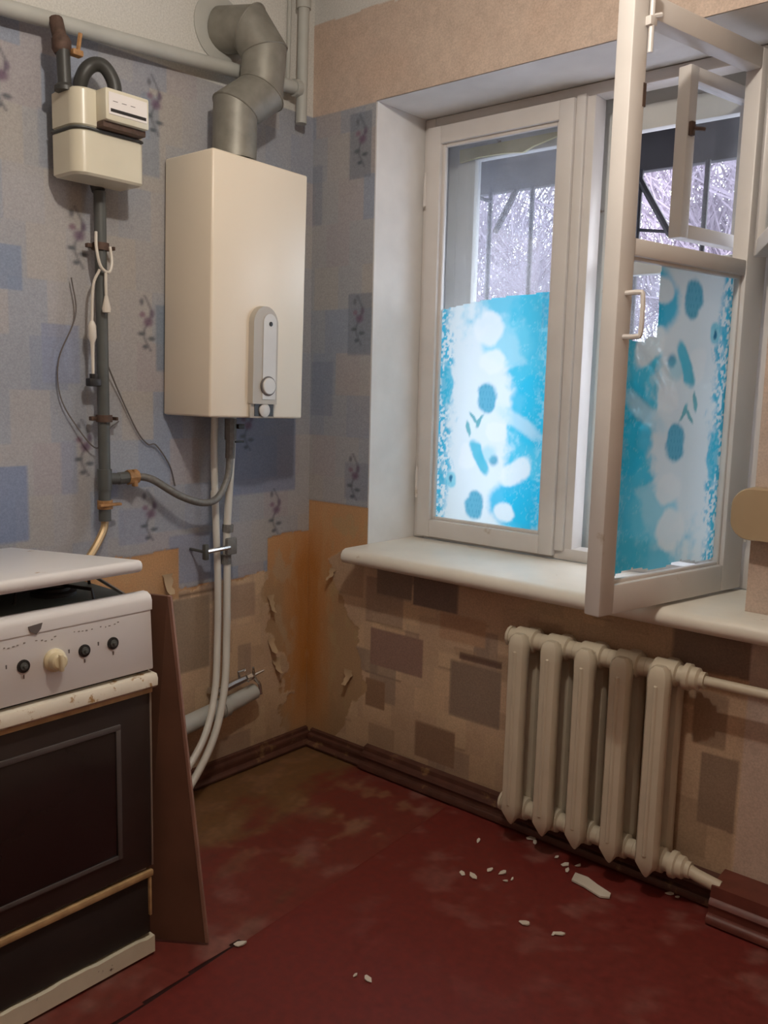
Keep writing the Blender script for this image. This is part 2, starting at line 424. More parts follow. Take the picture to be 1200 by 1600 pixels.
BRB = rand_rects(.1, 1.65, 0, .8, 54, 8)+[(.342, .497, .632, .73, (125, 109, 99), .97), (.505, .687, .622, .73, (114, 99, 92), .97), (.318, .552, .376, .507, (132, 106, 95), .97),
      (.668, .863, .282, .469, (127, 109, 95), .97), (.53, .695, .10, .223, (130, 104, 85), .97), (.70, .863, .48, .50, (99, 77, 66), .97), (.62, .80, .53, .62, (166, 135, 109), .97),
      (.30, .39, .22, .32, (132, 104, 82), .97), (1.50, 1.60, .2, .40, (130, 109, 92), .97), (1.47, 1.56, .42, .56, (142, 119, 99), .97), (1.40, 1.605, .62, .76, (119, 101, 90), .97)]
def brown_print(a, z, L):
    col = np.tile(np.array(S(182, 156, 128)), (len(a), 1))
    row = np.floor(z/.085).astype(int); cl = np.floor((a+(row % 3)*.05)/.13).astype(int)
    col = col*.55+np.array(BR)[(cl*7349 ^ row*911) % 4]*.45
    col = rects(col, a, z, L)
    return col*(1.17+.26*fbm(a, z, 9, 12))[:, None]
def orange_under(d, z):      # d: distance from the corner
    n = fbm(d, z, 6, 51); n2 = fbm(d*2, z*.6, 14, 52)
    col = np.tile(np.array(S(196, 150, 106)), (len(d), 1))
    col = mixc(col, sm(n, .45, .75)*.5, S(182, 148, 112))
    tan = sm(d+(n2-.5)*.06, .06, .15)*(1-sm(z, .60, .74))
    col = mixc(col, tan*.85, S(172, 144, 112))
    drip = np.exp(-((d-.01)/.085)**2)*sm(z, .02, .25)*(1-sm(z, .66, .90))
    col = mixc(col, np.clip(drip*(.45+.8*n2), 0, 1)*.9, S(176, 114, 44))
    col = mixc(col, sm(n2, .6, .8)*.4, S(196, 160, 118))
    return col
def dirt_low(col, a, z):
    n = fbm(a, z, 8, 77)
    k = (1-sm(z, .03, .30+.10*n))*(.5+.5*n)
    return mixc(col, np.clip(k, 0, 1)*.45, S(104, 80, 54))
def left_fn(y, z):
    j = (fbm(y, z, 14, 2)-.5)*.055; j2 = (fbm(y, z, 40, 4)-.5)*.02
    white = np.tile(np.array(S(206, 204, 198)), (len(y), 1))
    blue = rects(blue_print(y, z), y, z, LB)
    for a0, z0 in ((-.914, 1.734), (-.693, 1.515), (-.657, 2.142), (-.909, 1.149), (-.693, .934), (-.30, 1.9), (-.30, 1.2), (-.17, .90), (-1.12, 2.1)):
        blue = sprig(blue, y, z, a0, z0)
    bound = np.where(y < -.585, .815, np.where(y < -.205, .685, .812))+j*.35+j2*.5
    is_blue = z > bound
    brown = brown_print(y, z, BRL)
    org = orange_under(-y, z)
    is_brown = (~is_blue) & (y < -.21+.10*(1-sm(z, .25, .58))+j*2.2+j2*2) & (z < .68+j) & ~((y < -.585) & (z > .655+j))
    col = np.where(is_blue[:, None], blue, np.where(is_brown[:, None], brown, org))
    # scraped whitish-tan shreds beside the corner
    sh = sm(fbm(y*1.4, z*.8, 18, 91), .55, .66)*(~is_blue)*sm(y, -.30, -.2)*(1-sm(y, -.12, -.03))
    col = mixc(col, sh*.75, S(184, 158, 128))
    col = dirt_low(col, y, z)
    up_ = z > 2.262
    col = np.where(up_[:, None], white, col)
    disp = np.where(up_, .0, np.where(is_blue, .0022, np.where(is_brown, .0016, 0.)))+(fbm(y, z, 6, 9)-.5)*.002
    return col, disp
sheet('wallpaper_sheet', RY, -1.30, 0, RZ, .05, left_fn, lambda a, z, d: np.stack([d, a, z], 1), M_paper, wl)
sheet('wallpaper_sheet', -1.30, 0, 0, RZ, .005, left_fn, lambda a, z, d: np.stack([d, a, z], 1), M_paper, wl)

PEACH = S(196, 176, 161)
def peach_print(a, z):
    n = fbm(a, z, 40, 61); n2 = fbm(a, z, 4, 62)
    col = np.tile(np.array(PEACH), (len(a), 1))*(.86+.26*n)[:, None]
    return mixc(col, sm(n2, .4, .75)*.3, S(202, 170, 148))
def back_fn(x, z):
    j = (fbm(x, z, 14, 102)-.5)*.06; j2 = (fbm(x, z, 40, 104)-.5)*.02
    blue = blue_print(x, z, .04)
    blue = rects(blue, x, z, [(.176, .273, 2.034, 2.242, (118, 126, 138), .7), (.182, .291, 1.45, 1.656, (118, 126, 140), .7), (.009, .115, 1.238, 1.429, (128, 136, 154), .6), (.0, .05, 1.9, 2.1, (126, 134, 148), .5), (.18, .291, .95, 1.08, (126, 134, 150), .5)])
    for a0, z0 in ((.227, 2.152), (.229, 1.569), (.222, 1.03)): blue = sprig(blue, x, z, a0, z0)
    brown = brown_print(x, z, BRB); org = orange_under(x, z); peach = peach_print(x, z)
    white = np.tile(np.array(S(206, 204, 200)), (len(x), 1))
    is_blue = (z > .928+j*.12) & (z < 2.262) & (x < .30)
    lim = np.interp(z, [0, .15, .3, .5, .62, .72, .8, .95], [.10, .22, .30, .23, .16, .11, .24, .30])
    is_brown = (z < .775) & (x > lim+j*1.3+j2) & (x < 1.605)
    is_peach = ((z >= 2.262) & (z < 2.56+.004*np.sin(x*30)+j*.1)) | ((x >= 1.58) & (z >= .775) & (z < 2.56)) | ((x >= 1.605) & (z < .775))
    col = np.where(is_blue[:, None], blue, np.where(is_brown[:, None], brown, np.where(is_peach[:, None], peach, np.where((z > 2.4)[:, None], white, org))))
    sh = sm(fbm(x*1.4, z*.7, 18, 191), .52, .64)*(~is_blue)*(~is_brown)*(~is_peach)*(z < .9)*sm(x, .05, .14)
    col = mixc(col, sh*.6, S(178, 154, 116))
    col = np.where((x < 1.6)[:, None], dirt_low(col, x, z), col)
    disp = np.where(is_blue, .0022, np.where(is_brown, .0016, np.where(is_peach, .002, 0.)))+(fbm(x, z, 6, 109)-.5)*.002
    return col, disp
t3 = lambda a, z, d: np.stack([a, -d, z], 1)
sheet('wallpaper_sheet', 0, XR0, 0, RZ, .005, back_fn, t3, M_paper, wbk)
sheet('wallpaper_sheet', XR0, XR1, 0, ZS-.03, .006, back_fn, t3, M_paper, wbk)
sheet('wallpaper_sheet', XR0, XR1, ZB, RZ, .008, back_fn, t3, M_paper, wbk)
sheet('wallpaper_sheet', XR1, 1.86, 0, RZ, .007, back_fn, t3, M_paper, wbk)
sheet('wallpaper_sheet', 1.86, RX, 0, RZ, .05, back_fn, t3, M_paper, wbk)

# loose curls of torn paper by the corner
def curl(p, n, w, h, seed, m):
    r = random.Random(seed); b = MB(); k = 6
    p = Vector(p); n = Vector(n); t = n.cross(Vector((0, 0, 1)))
    rows = []
    for i in range(k+1):
        a = i/k; out = .002+.03*a*a; zz = -h*a
        ww = w*(1-.6*a)
        rows.append([p+t*(ww*(q-.5)+.006*r.uniform(-1, 1))+n*out+Vector((0, 0, zz)) for q in (0, .5, 1)])
    vs = [v for row in rows for v in row]; f = []
    for i in range(k):
        for q in range(2): f.append((i*3+q, i*3+q+1, i*3+q+4, i*3+q+3))
    b.add(vs, f); return b
M_curl = mat('torn_paper', S(176, 150, 118), .8, var=.1, vs=20)
for i, (p, n, ww, hh, par) in enumerate((((.002, -.185, .44), (1, 0, 0), .035, .05, wl), ((.002, -.19, .60), (1, 0, 0), .03, .06, wl), ((.002, -.16, .36), (1, 0, 0), .04, .05, wl),
        ((.002, -.63, .74), (1, 0, 0), .04, .06, wl), ((.13, -.002, .69), (0, -1, 0), .03, .04, wbk), ((.22, -.002, .33), (0, -1, 0), .04, .05, wbk))):
    curl(p, n, ww, hh, i, M_curl).build('torn_paper_curl', M_curl, par)

# ------------------------------------------------------------------ baseboards
def skirting(name, pts_fn, prof, m, label):
    b = MB(); b.prism(prof, lambda d, z: pts_fn(0, d, z), lambda d, z: pts_fn(1, d, z))
    o = b.build(name, m, None, smooth=50); return tag(o, label, 'baseboard', kind='structure')
PR = [(.003, 0), (.040, 0), (.042, .008), (.036, .016), (.026, .018), (.025, .026), (.029, .034), (.026, .042), (.014, .045), (.013, .056), (.003, .060)]
PR2 = [(.003, 0), (.052, 0), (.054, .010), (.048, .020), (.035, .022), (.034, .034), (.040, .042), (.036, .052), (.022, .056), (.020, .070), (.003, .076)]
skirting('baseboard_left', lambda e, d, z: (d, -1.12 if e == 0 else -.004, z+.001), PR, M_base_b, 'worn brown moulded skirting under the water pipes')
skirting('baseboard_corner', lambda e, d, z: (.036 if e == 0 else .315, -d, z+.001), PR, M_base_b, 'short thin brown skirting between corner and the thicker piece')
skirting('baseboard_back', lambda e, d, z: (.315 if e == 0 else 1.585, -d, z+.003), PR2, M_base_b, 'thicker brown skirting running behind the radiator')
PR3 = [(.003, 0), (.128, 0), (.130, .012), (.122, .024), (.112, .026), (.112, .044), (.116, .052), (.110, .064), (.104, .068), (.102, .102), (.003, .106)]
skirting('baseboard_right', lambda e, d, z: (1.585 if e == 0 else 2.7, -d, z*.9+.003), PR3, mat('red_brown_baseboard_paint', S(104, 54, 44), .45, var=.2, vs=18), 'wide reddish brown skirting right of the lower radiator pipe')

# ------------------------------------------------------------------ window_1: inner frame, fixed sash, open casement
w1 = thing('window_1', 'inner window layer with closed left sash and casement swung into room', 'window', (.93, .25, ZS), kind='structure')
fr = MB(); fr.frame(XR0+.003, XR1-.003, ZS, ZB-.002, .255, .325, .045, .115, .04, .035)
fr.box((.872, .255, ZS+.038), (.945, .325, ZB-.036), .004)
fr.box((.885, .243, ZS+.03), (.918, .262, ZB-.03), .005)
frm = fr.build('window_frame', M_paint, w1)
st = MB().frame(.322, .885, ZS+.012, ZB-.038, .232, .28, .058, .052, .062, .058)
sash = st.build('sash', M_paint, w1)
bd = MB().frame(.378, .835, ZS+.072, ZB-.094, .246, .262, .014, bev=.005)
bd.build('glazing_bead', M_paint, sash)
MB().box((.376, .266, ZS+.07), (.837, .269, ZB-.09)).build('pane', M_glass, sash, smooth=0)
for z in (1.0, 2.02):
    MB().tube([(.317, .236, z-.05), (.317, .236, z+.05)], .007, 8).tube([(.317, .236, z+.05), (.317, .236, z+.062)], .004, 8).build('hinge', M_paint, sash)

FW, FH = .457, .79
CY1, CY2 = S(40, 178, 214), S(110, 214, 232)
def film_print(s, t):
    n = fbm(s*1.2, t*2.1, 9, 301); n2 = fbm(s*1.5, t*2.6, 34, 305)
    s = s+(fbm(s, t*1.7, 11, 311)-.5)*.045; t = t+(fbm(s, t*1.7, 11, 312)-.5)*.022
    col = np.tile(np.array(S(226, 238, 240)), (len(s), 1))
    al = np.zeros(len(s))+.02
    X = s*.58; Yv = t                                    # near-square coordinates
    e = lambda cx, cy, rx, ry, an=0.: np.sqrt((((s-cx)*.58*math.cos(an)+(t-cy)*math.sin(an))/rx)**2+((-(s-cx)*.58*math.sin(an)+(t-cy)*math.cos(an))/ry)**2)
    bl = lambda d, w_=.18: 1-sm(d+(n-.5)*.35, 1-w_, 1+w_)
    right = sm(s+(n-.5)*.35, .62, .80)*sm(t, .0, .05)
    col = mixc(col, right*.95, S(70, 200, 228))
    top = sm(t+(n-.5)*.2, .80, .93)*sm(s+(n-.5)*.3, .2, .45)
    col = mixc(col, top*.85, S(84, 200, 226))
    mid = bl(e(.62, .80, .13, .10)); col = mixc(col, mid*.7, S(120, 212, 232))
    col = mixc(col, bl(e(.86, .52, .10, .16))*.9, S(56, 196, 228))
    col = mixc(col, bl(e(.80, .12, .16, .12))*.9, S(44, 190, 226))
    col = mixc(col, bl(e(.74, .47, .13, .03, -.5), .4)*.7, S(206, 232, 240))
    # speckled mosaic edge
    lb = (1-sm(s+(n-.5)*.2, .05, .16))*sm(n2, .42, .52); col = mixc(col, lb*.95, S(56, 184, 216))
    rbm = sm(s, .86, .95)*sm(n2, .5, .58); col = mixc(col, rbm*.4, S(190, 232, 242))
    col = mixc(col, bl(e(.08, .62, .035, .09))*.8, S(70, 192, 220))
    # white petals
    for cx, cy, rx, ry, an in ((.56, .42, .055, .045, 0), (.74, .26, .09, .05, .6), (.66, .08, .05, .045, 0), (.30, .30, .05, .06, 0), (.5, .72, .07, .05, 0), (.45, .86, .08, .07, 0)):
        col = mixc(col, bl(e(cx, cy, rx, ry, an))*.9, S(234, 242, 242))
    col = mixc(col, bl(e(.55, .30, .022, .022), .5)*.85, S(60, 160, 190))
    col = mixc(col, bl(e(.48, .32, .045, .035, .3), .5)*.45, S(120, 206, 222))
    # crescent fruit
    cres = bl(e(.42, .31, .035, .085, .55))*(1-bl(e(.50, .335, .035, .085, .55)))
    col = mixc(col, cres*.9, S(70, 188, 212))
    # berries with seeds
    for cx, cy in ((.46, .57), (.38, .095)):
        d = e(cx, cy, .052, .062); b_ = bl(d)
        seeds = (np.sin(s*210)*np.sin(t*120) > .5)
        col = mixc(col, b_*.92, S(84, 174, 200)); col = mixc(col, b_*seeds*.35, S(60, 148, 180))
    # leaves, small flower
    for cx, cy, an in ((.34, .48, .8), (.40, .465, -.6), (.30, .43, .3)):
        col = mixc(col, bl(e(cx, cy, .010, .034, an), .3)*.85, S(80, 170, 180))
    col = mixc(col, bl(e(.15, .20, .035, .035))*.75, S(110, 206, 224)); col = mixc(col, bl(e(.15, .205, .012, .014), .4)*.9, S(34, 110, 150))
    vein = sm(np.abs(fbm(s, t*1.8, 12, 330)-.5), .0, .02); col = mixc(col, (1-vein)*right*.35, S(190, 232, 242))
    return col, al
def film_left(s, t):
    col, al = film_print(s, t)
    top = t > .975-.02*np.sin(s*PI)+.03*(1-s)*(1-s)*2-.0
    al = np.where((s > .9) & (t > .86), .35, al)
    keep = t < (.965+.05*s-.03*(s-.5)**2*2)
    return np.concatenate([col, al[:, None]], 1), np.zeros(len(s)), keep
x0f, x1f = .380, .833
sheet('printed_film', 0, 1, 0, 1.03, .006, film_left, lambda a, z, d: np.stack([x0f+(x1f-x0f)*a-.93, .2645-.25+a*0, ZS+.068+FH*z-ZS], 1), M_film, sash)

# open casement: local frame at the hinge, x towards the free edge is negative
CW, CA = .62, math.radians(78.18)
w1b = thing('casement_window', 'open cream painted casement with cyan printed film hanging over the sill', 'casement window', (1.487, .235, .808), (0, 0, CA))
CH = 2.22-.808
cs = MB(); T0, T1 = 0.0, .046
cs.box((-CW, T0, 0), (-CW+.055, T1, CH), .005); cs.box((-.095, T0, 0), (0, T1, CH), .005)
cs.box((-CW+.054, T0+.001, 0), (-.094, T1-.001, .074), .004); cs.box((-CW+.054, T0+.001, CH-.052), (-.094, T1-.001, CH), .004)
cs.box((-CW+.054, T0+.002, 1.655-.808), (-.094, T1-.002, 1.695-.808), .004)
cf = cs.build('casement_frame', M_paint, w1b, world=False)
cs = MB().frame(-CW+.05, -.09, .070, .852, .012, .03, .013, bev=.004); cs.build('glazing_bead', M_paint, cf, world=False)
MB().box((-CW+.053, .032, .072), (-.092, .035, .85)).build('pane', M_glass, w1b, world=False, smooth=0)
def film_case(s, t):
    col, al = film_print(1-s, 1-t)
    # peeled clear corner beside the handle
    n = fbm(s*2, t*3, 5, 401)
    clear = (s < .30+.03*(n-.5)) & (t > .76+.10*np.abs(s-.2)+.05*(n-.5))
    
    keep = ~clear & (t > .006+.018*np.sin(s*7)**2)
    return np.concatenate([col, al[:, None]], 1), np.zeros(len(s)), keep
fx0, fx1 = -CW+.056, -.098
sheet('printed_film', 0, 1, 0, 1, .006, film_case, lambda a, z, d: np.stack([fx0+(fx1-fx0)*a, .0305+a*0, .078+.768*z], 1), M_film, w1b)
hb = MB().tube(curve([(-CW+.03, .002, .76), (-CW+.03, -.035, .76), (-CW+.032, -.045, .75), (-CW+.032, -.045, .672), (-CW+.03, -.035, .662), (-CW+.03, .002, .662)], 4), .006, 8)
hb.build('handle', M_paint, w1b, world=False)
lt = MB().tube([(-CW+.052, -.008, CH-.13), (-CW+.052, -.008, CH+.0)], .006, 8).box((-CW+.04, -.014, CH-.075), (-CW+.064, .001, CH-.055), .002).tube([(-CW+.052, -.008, CH-.055), (-CW+.07, -.02, CH-.05)], .005, 6)
lt.build('bolt_latch', M_paint, w1b, world=False)
MB().box((-CW+.046, -.0015, 1.17), (-CW+.056, .004, 1.22)).build('lock_plate', M_rust, w1b, world=False)
for z in (.18, 1.25):
    MB().tube([(.006, .004, z-.05), (.006, .004, z+.05)], .007, 8).build('hinge', M_paint, w1b, world=False)
# vent sash of the casement, swung out further
hx = Vector((1.487, .235, 0))+Matrix.Rotation(CA, 3, 'Z') @ Vector((-.088, -.006, 0))
VA = math.radians(115.5)
w1c = thing('vent_sash', 'small vent sash hinged on the open casement, swung towards right pier', 'window sash', (hx.x, hx.y, 1.700), (0, 0, VA))
vs_ = MB().frame(-.47, -.004, 0, .462, -.042, -.004, .042, bev=.004)
vs_.build('sash_frame', M_paint, w1c, world=False)
MB().box((-.43, -.024, .04), (-.044, -.021, .424)).build('pane', M_glass, w1c, world=False, smooth=0)

# window sill
sl = MB()
def sillp(x0, x1, y1):
    prof = [(y1, ZS), (-.112, ZS), (-.126, ZS-.006), (-.134, ZS-.018), (-.135, ZS-.032), (-.128, ZS-.044), (-.115, ZS-.05), (y1, ZS-.05)]
    sl.prism(prof, lambda y, z: (x0, y, z), lambda y, z: (x1, y, z))
sillp(XR0+.001, XR1-.001, .252); sillp(XR1-.0015, 1.78, -.004)
sl.build('window_sill', M_sill, w1, smooth=40)

# ------------------------------------------------------------------ window_2: outer layer
w2 = thing('window_2', 'outer window layer with weathered frame behind the inner one', 'window', (.93, .43, ZS), kind='structure')
o2 = MB(); o2.frame(XR0+.002, XR1-.002, ZS-.045, ZB-.002, .40, .46, .055, .075, .06, .05)
o2.box((.875, .40, ZS), (.955, .46, ZB-.05), .004)
o2.build('window_frame', M_frame2, w2)
sA = MB().frame(.345, .878, ZS+.01, ZB-.05, .385, .425, .075, .05, .07, .075)
so = sA.build('sash', M_frame2, w2)
MB().box((.418, .404, ZS+.078), (.83, .407, ZB-.123)).build('pane', M_glass, so, smooth=0)
sB = MB().frame(.952, 1.507, ZS+.01, ZB-.05, .385, .425, .05, .055, .07, .075)
sB.box((1.0, .386, 1.71), (1.455, .424, 1.75), .003)
so2 = sB.build('sash', M_frame2, w2)
MB().box((1.0, .404, ZS+.078), (1.454, .407, 1.712)).build('pane', M_glass, so2, smooth=0)
fo = MB(); zz = ZB-.125
pts = [(.36, .0), (.44, .008), (.55, .006), (.62, -.002), (.66, .012), (.75, .030), (.84, .034)]
P = [(x, zz+d-.004) for x, d in pts]+[(x, ZB-.085) for x, d in reversed(pts)]
fo.prism(P, lambda x, z: (x, .372, z), lambda x, z: (x, .384, z)); fo.build('foam_strip', M_foam, w2, smooth=0, label='torn yellow foam sealing strip')
fa = math.atan2(.443-.108, 1.368-1.296)
w2b = thing('vent_sash', 'small outer vent sash open inwards, seen through the casement opening', 'window sash', (1.372, .372, 1.752), (0, 0, fa))
v2 = MB().frame(-.33, 0, 0, .43, -.02, .018, .036, bev=.003); v2.build('sash_frame', M_paint, w2b, world=False)
MB().box((-.296, -.003, .034), (-.034, 0, .396)).build('pane', M_glass, w2b, world=False, smooth=0)
MB().box((-.325, -.03, .255), (-.308, -.018, .29), .002).tube([(-.316, -.03, .272), (-.29, -.045, .272)], .005, 6).build('latch', M_rust, w2b, world=False)

# ------------------------------------------------------------------ outside
gr = MB().box((-40, .56, -1.3), (30, 60, -1.2)).build('ground', M_snow, None, smooth=0)
tag(gr, 'pale snowy ground outside the window', 'ground', kind='structure')
gl = thing('window_grille', 'dark iron rod grille with a slanting brace outside the window', 'grille', (.93, .70, .75))
for x in (.283, .471, .685, .9, 1.131, 1.35, 1.56):
    MB().tube([(x, .69, .70), (x, .69, 2.103)], .009, 6).build('rod', M_iron, gl)
for z in (.72, 1.25): MB().tube([(.22, .69, z), (1.62, .69, z)], .007, 6).build('cross_rod', M_iron, gl)
for z in (.72, 1.25, 2.07):
    for x in (.283, 1.56): MB().tube([(x, .552, z), (x, .69, z)], .007, 6).build('wall_anchor', M_iron, gl)
MB().tube([(.895, .69, 2.075), (1.02, .69, 1.875)], .012, 6).build('brace', M_iron, gl)
MB().tube([(.895, .69, 1.905), (1.13, .69, 1.87)], .006, 6).build('brace', M_iron, gl)
MB().tube([(.40, .69, 2.10), (.31, .69, 1.95)], .012, 6).build('brace', M_iron, gl)
cn = thing('window_canopy', 'dark canopy board above the window grille outside', 'canopy', (.9, .7, 2.1))
MB().box((-.3, .715, 2.105), (2.3, .75, 2.30), .004).build('fascia', M_canopy, cn)
MB().box((-.3, .552, 2.30), (2.3, .76, 2.33), .004).build('roof_board', M_canopy, cn)

def tree(name, x, y, h, seed, label):
    r = random.Random(seed); t = thing(name, label, 'tree', (x, y, -1.2), group='bare trees outside')
    segs = []
    def grow(p, d, L, rad, lv):
        k = 3; q = p
        for i in range(k):
            d = (d+Vector((r.uniform(-.22, .22), r.uniform(-.22, .22), r.uniform(-.1, .16)))).normalized()
            n = q+d*(L/k); segs.append((q, n, rad*(1-.25*i/k), rad*(1-.25*(i+1)/k), lv)); q = n
            if lv < 5 and (lv > 0 or i > 0):
                for _ in range(2 if lv < 4 else 1):
                    a = r.uniform(0, 2*PI); s_ = r.uniform(.55, 1.05)
                    dd = (d+Vector((math.cos(a)*s_, math.sin(a)*s_, r.uniform(-.15, .45)))).normalized()
                    grow(q, dd, L*r.uniform(.55, .75), rad*.52, lv+1)
    grow(Vector((x, y, -1.2)), Vector((0, 0, 1)), h*.62, 0.06, 0)
    tr, br = MB(), MB()
    for a, b, r0, r1, lv in segs:
        if lv == 0: tr.tube([a, b], [r0, r1], 8)
        else: br.tube([a, b], [max(r0, .008), max(r1, .007)], 3, caps=False)
    tr.build('trunk', M_bark, t); br.build('branches', M_bark, t, smooth=0)
for i, (x, y, h, lb) in enumerate(((.1, 6.0, 4.2, 'bare winter tree nearest the window grille'), (-5.6, 8.4, 4.6, 'bare winter tree between the grille and the far thicket'))):
    tree('bare_tree', x, y, h, 100+i, lb)
# far thicket: countless thin twigs
r = random.Random(5); tk = MB()
for i in range(14000):
    x = r.uniform(-14, 2.5); y = r.uniform(12.6, 17); z = r.uniform(-.8, 6.5); a = r.gauss(PI/2, .75); L = r.uniform(.5, 1.6)
    d = Vector((math.cos(a), r.uniform(-.3, .3), math.sin(a)))*L; p = Vector((x, y, z)); w_ = r.choice((.006, .008, .011, .02))
    k = Vector((r.uniform(-.12, .12), 0, r.uniform(-.1, .1)))*L
    tk.tube([p, p+d*.5+k, p+d], [w_, w_*.8, w_*.4], 3, caps=False)
tag(tk.build('thicket', M_bark, None, smooth=0), 'tangle of bare grey twigs filling the view outside', 'thicket', kind='stuff')

# ------------------------------------------------------------------ water heater on the left wall (hangs slightly askew)
hr = thing('water_heater', 'tall cream enamel gas water heater on the left wall', 'water heater', (.01, -.4555, 1.24), (math.radians(-1.15), 0, 0))
# local: x out from the wall, y along it, z up
MB().box((.0, -.1865, 0), (.225, .1865, .755), .007, 3).build('casing', M_heater, hr, world=False)
def arch(y0, y1, z0, z1, n=14):
    r = (y1-y0)/2; cy = (y0+y1)/2
    return [(y0, z0), (y1, z0)]+[(cy+r*math.cos(PI*k/n), z1-r+r*math.sin(PI*k/n)) for k in range(n+1)]
pn = MB().prism(arch(-.044, .064, .045, .338), lambda y, z: (.2245, y, z), lambda y, z: (.243, y*.9+.001, z-.002)); cp = pn.build('control_panel', M_panel, hr, world=False, smooth=40)
MB().prism(arch(-.002, .050, .058, .315), lambda y, z: (.2425, y, z), lambda y, z: (.2455, y, z)).build('panel_strip', M_panel2, cp, world=False, smooth=40)
MB().lathe((.244, .026, .285), (1, 0, 0), [(.007, 0), (.007, .003), (.004, .004)], 12).build('sight_hole', M_black, cp, world=False)
kn = MB().lathe((.2435, .020, .098), (1, 0, 0), [(.030, 0), (.030, .004), (.0285, .005)], 26).build('knob_ring', M_wire, cp, world=False)
MB().lathe((.2435, .020, .098), (1, 0, 0), [(.0255, 0), (.0255, .008), (.023, .010), (.012, .0105)], 24).build('knob', M_panel2, hr, world=False)
MB().box((.2245, -.040, .0), (.234, .058, .046), .002).build('lower_plate', M_panel, hr, world=False)
MB().box((.2335, -.024, .006), (.2355, .052, .043)).build('recess', M_black, hr, world=False)
MB().lathe((.235, .014, .024), (1, 0, 0), [(.021, 0), (.021, .005), (.017, .007)], 20).build('knob', M_panel2, hr, world=False)
MB().lathe((.12, .0, .754), (0, 0, 1), [(.070, 0), (.070, .012), (.066, .014)], 28).build('flue_collar', M_galv, hr, world=False)

# flue pipe: segmented galvanised elbows
fl = thing('flue_pipe', 'galvanised segmented flue pipe bending from the water heater into wall', 'flue pipe', (.13, -.46, 2.01))
def cyl(p, q, r, n=28):
    b = MB(); b.tube([p, q], r, n); return b
P0 = Vector((.13, -.462, 2.0105)); P1 = Vector((.13, -.458, 2.155)); P2 = Vector((.14, -.365, 2.225)); P3 = Vector((.14, -.352, 2.345)); P4 = Vector((.105, -.378, 2.412)); P5 = Vector((.0, -.405, 2.425))
def mitred(P, R, n=28):
    # ring at each joint in the bisecting plane gives real mitred segments; one mesh per segment
    P = [Vector(p) for p in P]; k = len(P); out = []
    D = [(P[i+1]-P[i]).normalized() for i in range(k-1)]
    a = Vector((0, 1, 0)); U = (a-D[0]*a.dot(D[0])).normalized()
    for i in range(k-1):
        d = D[i]; U = (U-d*U.dot(d)).normalized(); V = d.cross(U)
        n0 = d if i == 0 else (D[i-1]+d).normalized(); n1 = d if i == k-2 else (d+D[i+1]).normalized()
        b = MB(); A, B = [], []
        rr = R[i]
        for j in range(n):
            o = U*math.cos(2*PI*j/n)*rr+V*math.sin(2*PI*j/n)*rr
            A.append(P[i]+o-d*(o.dot(n0)/d.dot(n0))); B.append(P[i+1]+o-d*(o.dot(n1)/d.dot(n1)))
        vs = A+B; b.add(vs, [(j, (j+1) % n, n+(j+1) % n, n+j) for j in range(n)]+[tuple(range(n))[::-1], tuple(range(n, 2*n))])
        out.append((b, B))
    return out
for i, (b, B) in enumerate(mitred([P0, P1, P2, P3, P4, P5], [.066, .069, .067, .069, .067])):
    sg = b.build('flue_segment', M_galv, fl, smooth=40)
    if i < 4:
        MB().tube(B+[B[0]], .0028, 5, caps=False).build('seam_bead', M_galv, sg)
MB().lathe((.0, -.412, 2.425), (1, 0, 0), [(.100, 0.002), (.100, .005), (.092, .007), (.075, .009)], 36).build('wall_rosette', M_mainpipe, fl, label='round white plate around the flue')

# main pipe under the ceiling and the vertical pipe near the corner
mp = thing('ceiling_pipe', 'grey-white painted pipe running along the left wall above meter', 'pipe', (.05, -.9, 2.25))
MB().tube([(.05, -2.2, 2.19), (.05, -1.141, 2.247), (.05, -.8, 2.270), (.05, -.381, 2.302), (.05, -.125, 2.318)], .021, 14).build('pipe_run', M_mainpipe, mp)
MB().tube([(.05, -.145, 2.316), (.05, -.12, 2.319)], .027, 14).build('coupling', M_mainpipe, mp)
vp = thing('riser_pipe', 'short white vertical pipe beside the wall corner', 'pipe', (.05, -.105, 2.2))
MB().tube([(.05, -.108, 2.21), (.05, -.100, 2.575)], .0185, 14).build('pipe_run', M_mainpipe, vp)
MB().tube([(.05, -.1, 2.572), (.05, -.1, RZ)], .024, 14).build('upper_sleeve', M_mainpipe, vp)
MB().tube([(.012, -.135, 2.33), (.012, -.128, 2.60)], .007, 8).build('thin_line', M_mainpipe, vp)

# ------------------------------------------------------------------ gas meter
gm = thing('gas_meter', 'cream gas meter with counter box below the ceiling pipe', 'gas meter', (.1, -.92, 1.865))
def shell(z0, z1, e=0.):
    x0, x1, y0, y1, r = .045-e, .160+e, -1.003-e, -.800+e, .038
    P = [(x0, y0), (x0, y1)]
    for cx, cy, a0 in ((x1-r*.5, y1-r*.5, 90), (x1-r, y0+r, 0)):
        rr_ = r*.5 if a0 else r
        for k in range(9):
            a = math.radians(a0-90*k/8); P.append((cx+rr_*math.cos(a), cy+rr_*math.sin(a)))
    b = MB(); rings = []
    for z, q in ((z0, .006), (z0+.006, 0), (z1-.006, 0), (z1, .006)):
        rings.append([b.bm.verts.new((.1+(x-.1)*(1-q/.06), -.9+(y+.9)*(1-q/.1), z)) for x, y in P])
    for i in range(3):
        for j in range(len(P)): b.bm.faces.new((rings[i][j], rings[i][(j+1) % len(P)], rings[i+1][(j+1) % len(P)], rings[i+1][j]))
    b.bm.faces.new(rings[0][::-1]); b.bm.faces.new(rings[-1]); return b
shell(1.868, 1.981).build('lower_shell', M_meter, gm)
shell(1.986, 2.083).build('upper_shell', M_meter, gm)
shell(1.979, 1.988, .003).build('seam_flange', M_gaspipe, gm)
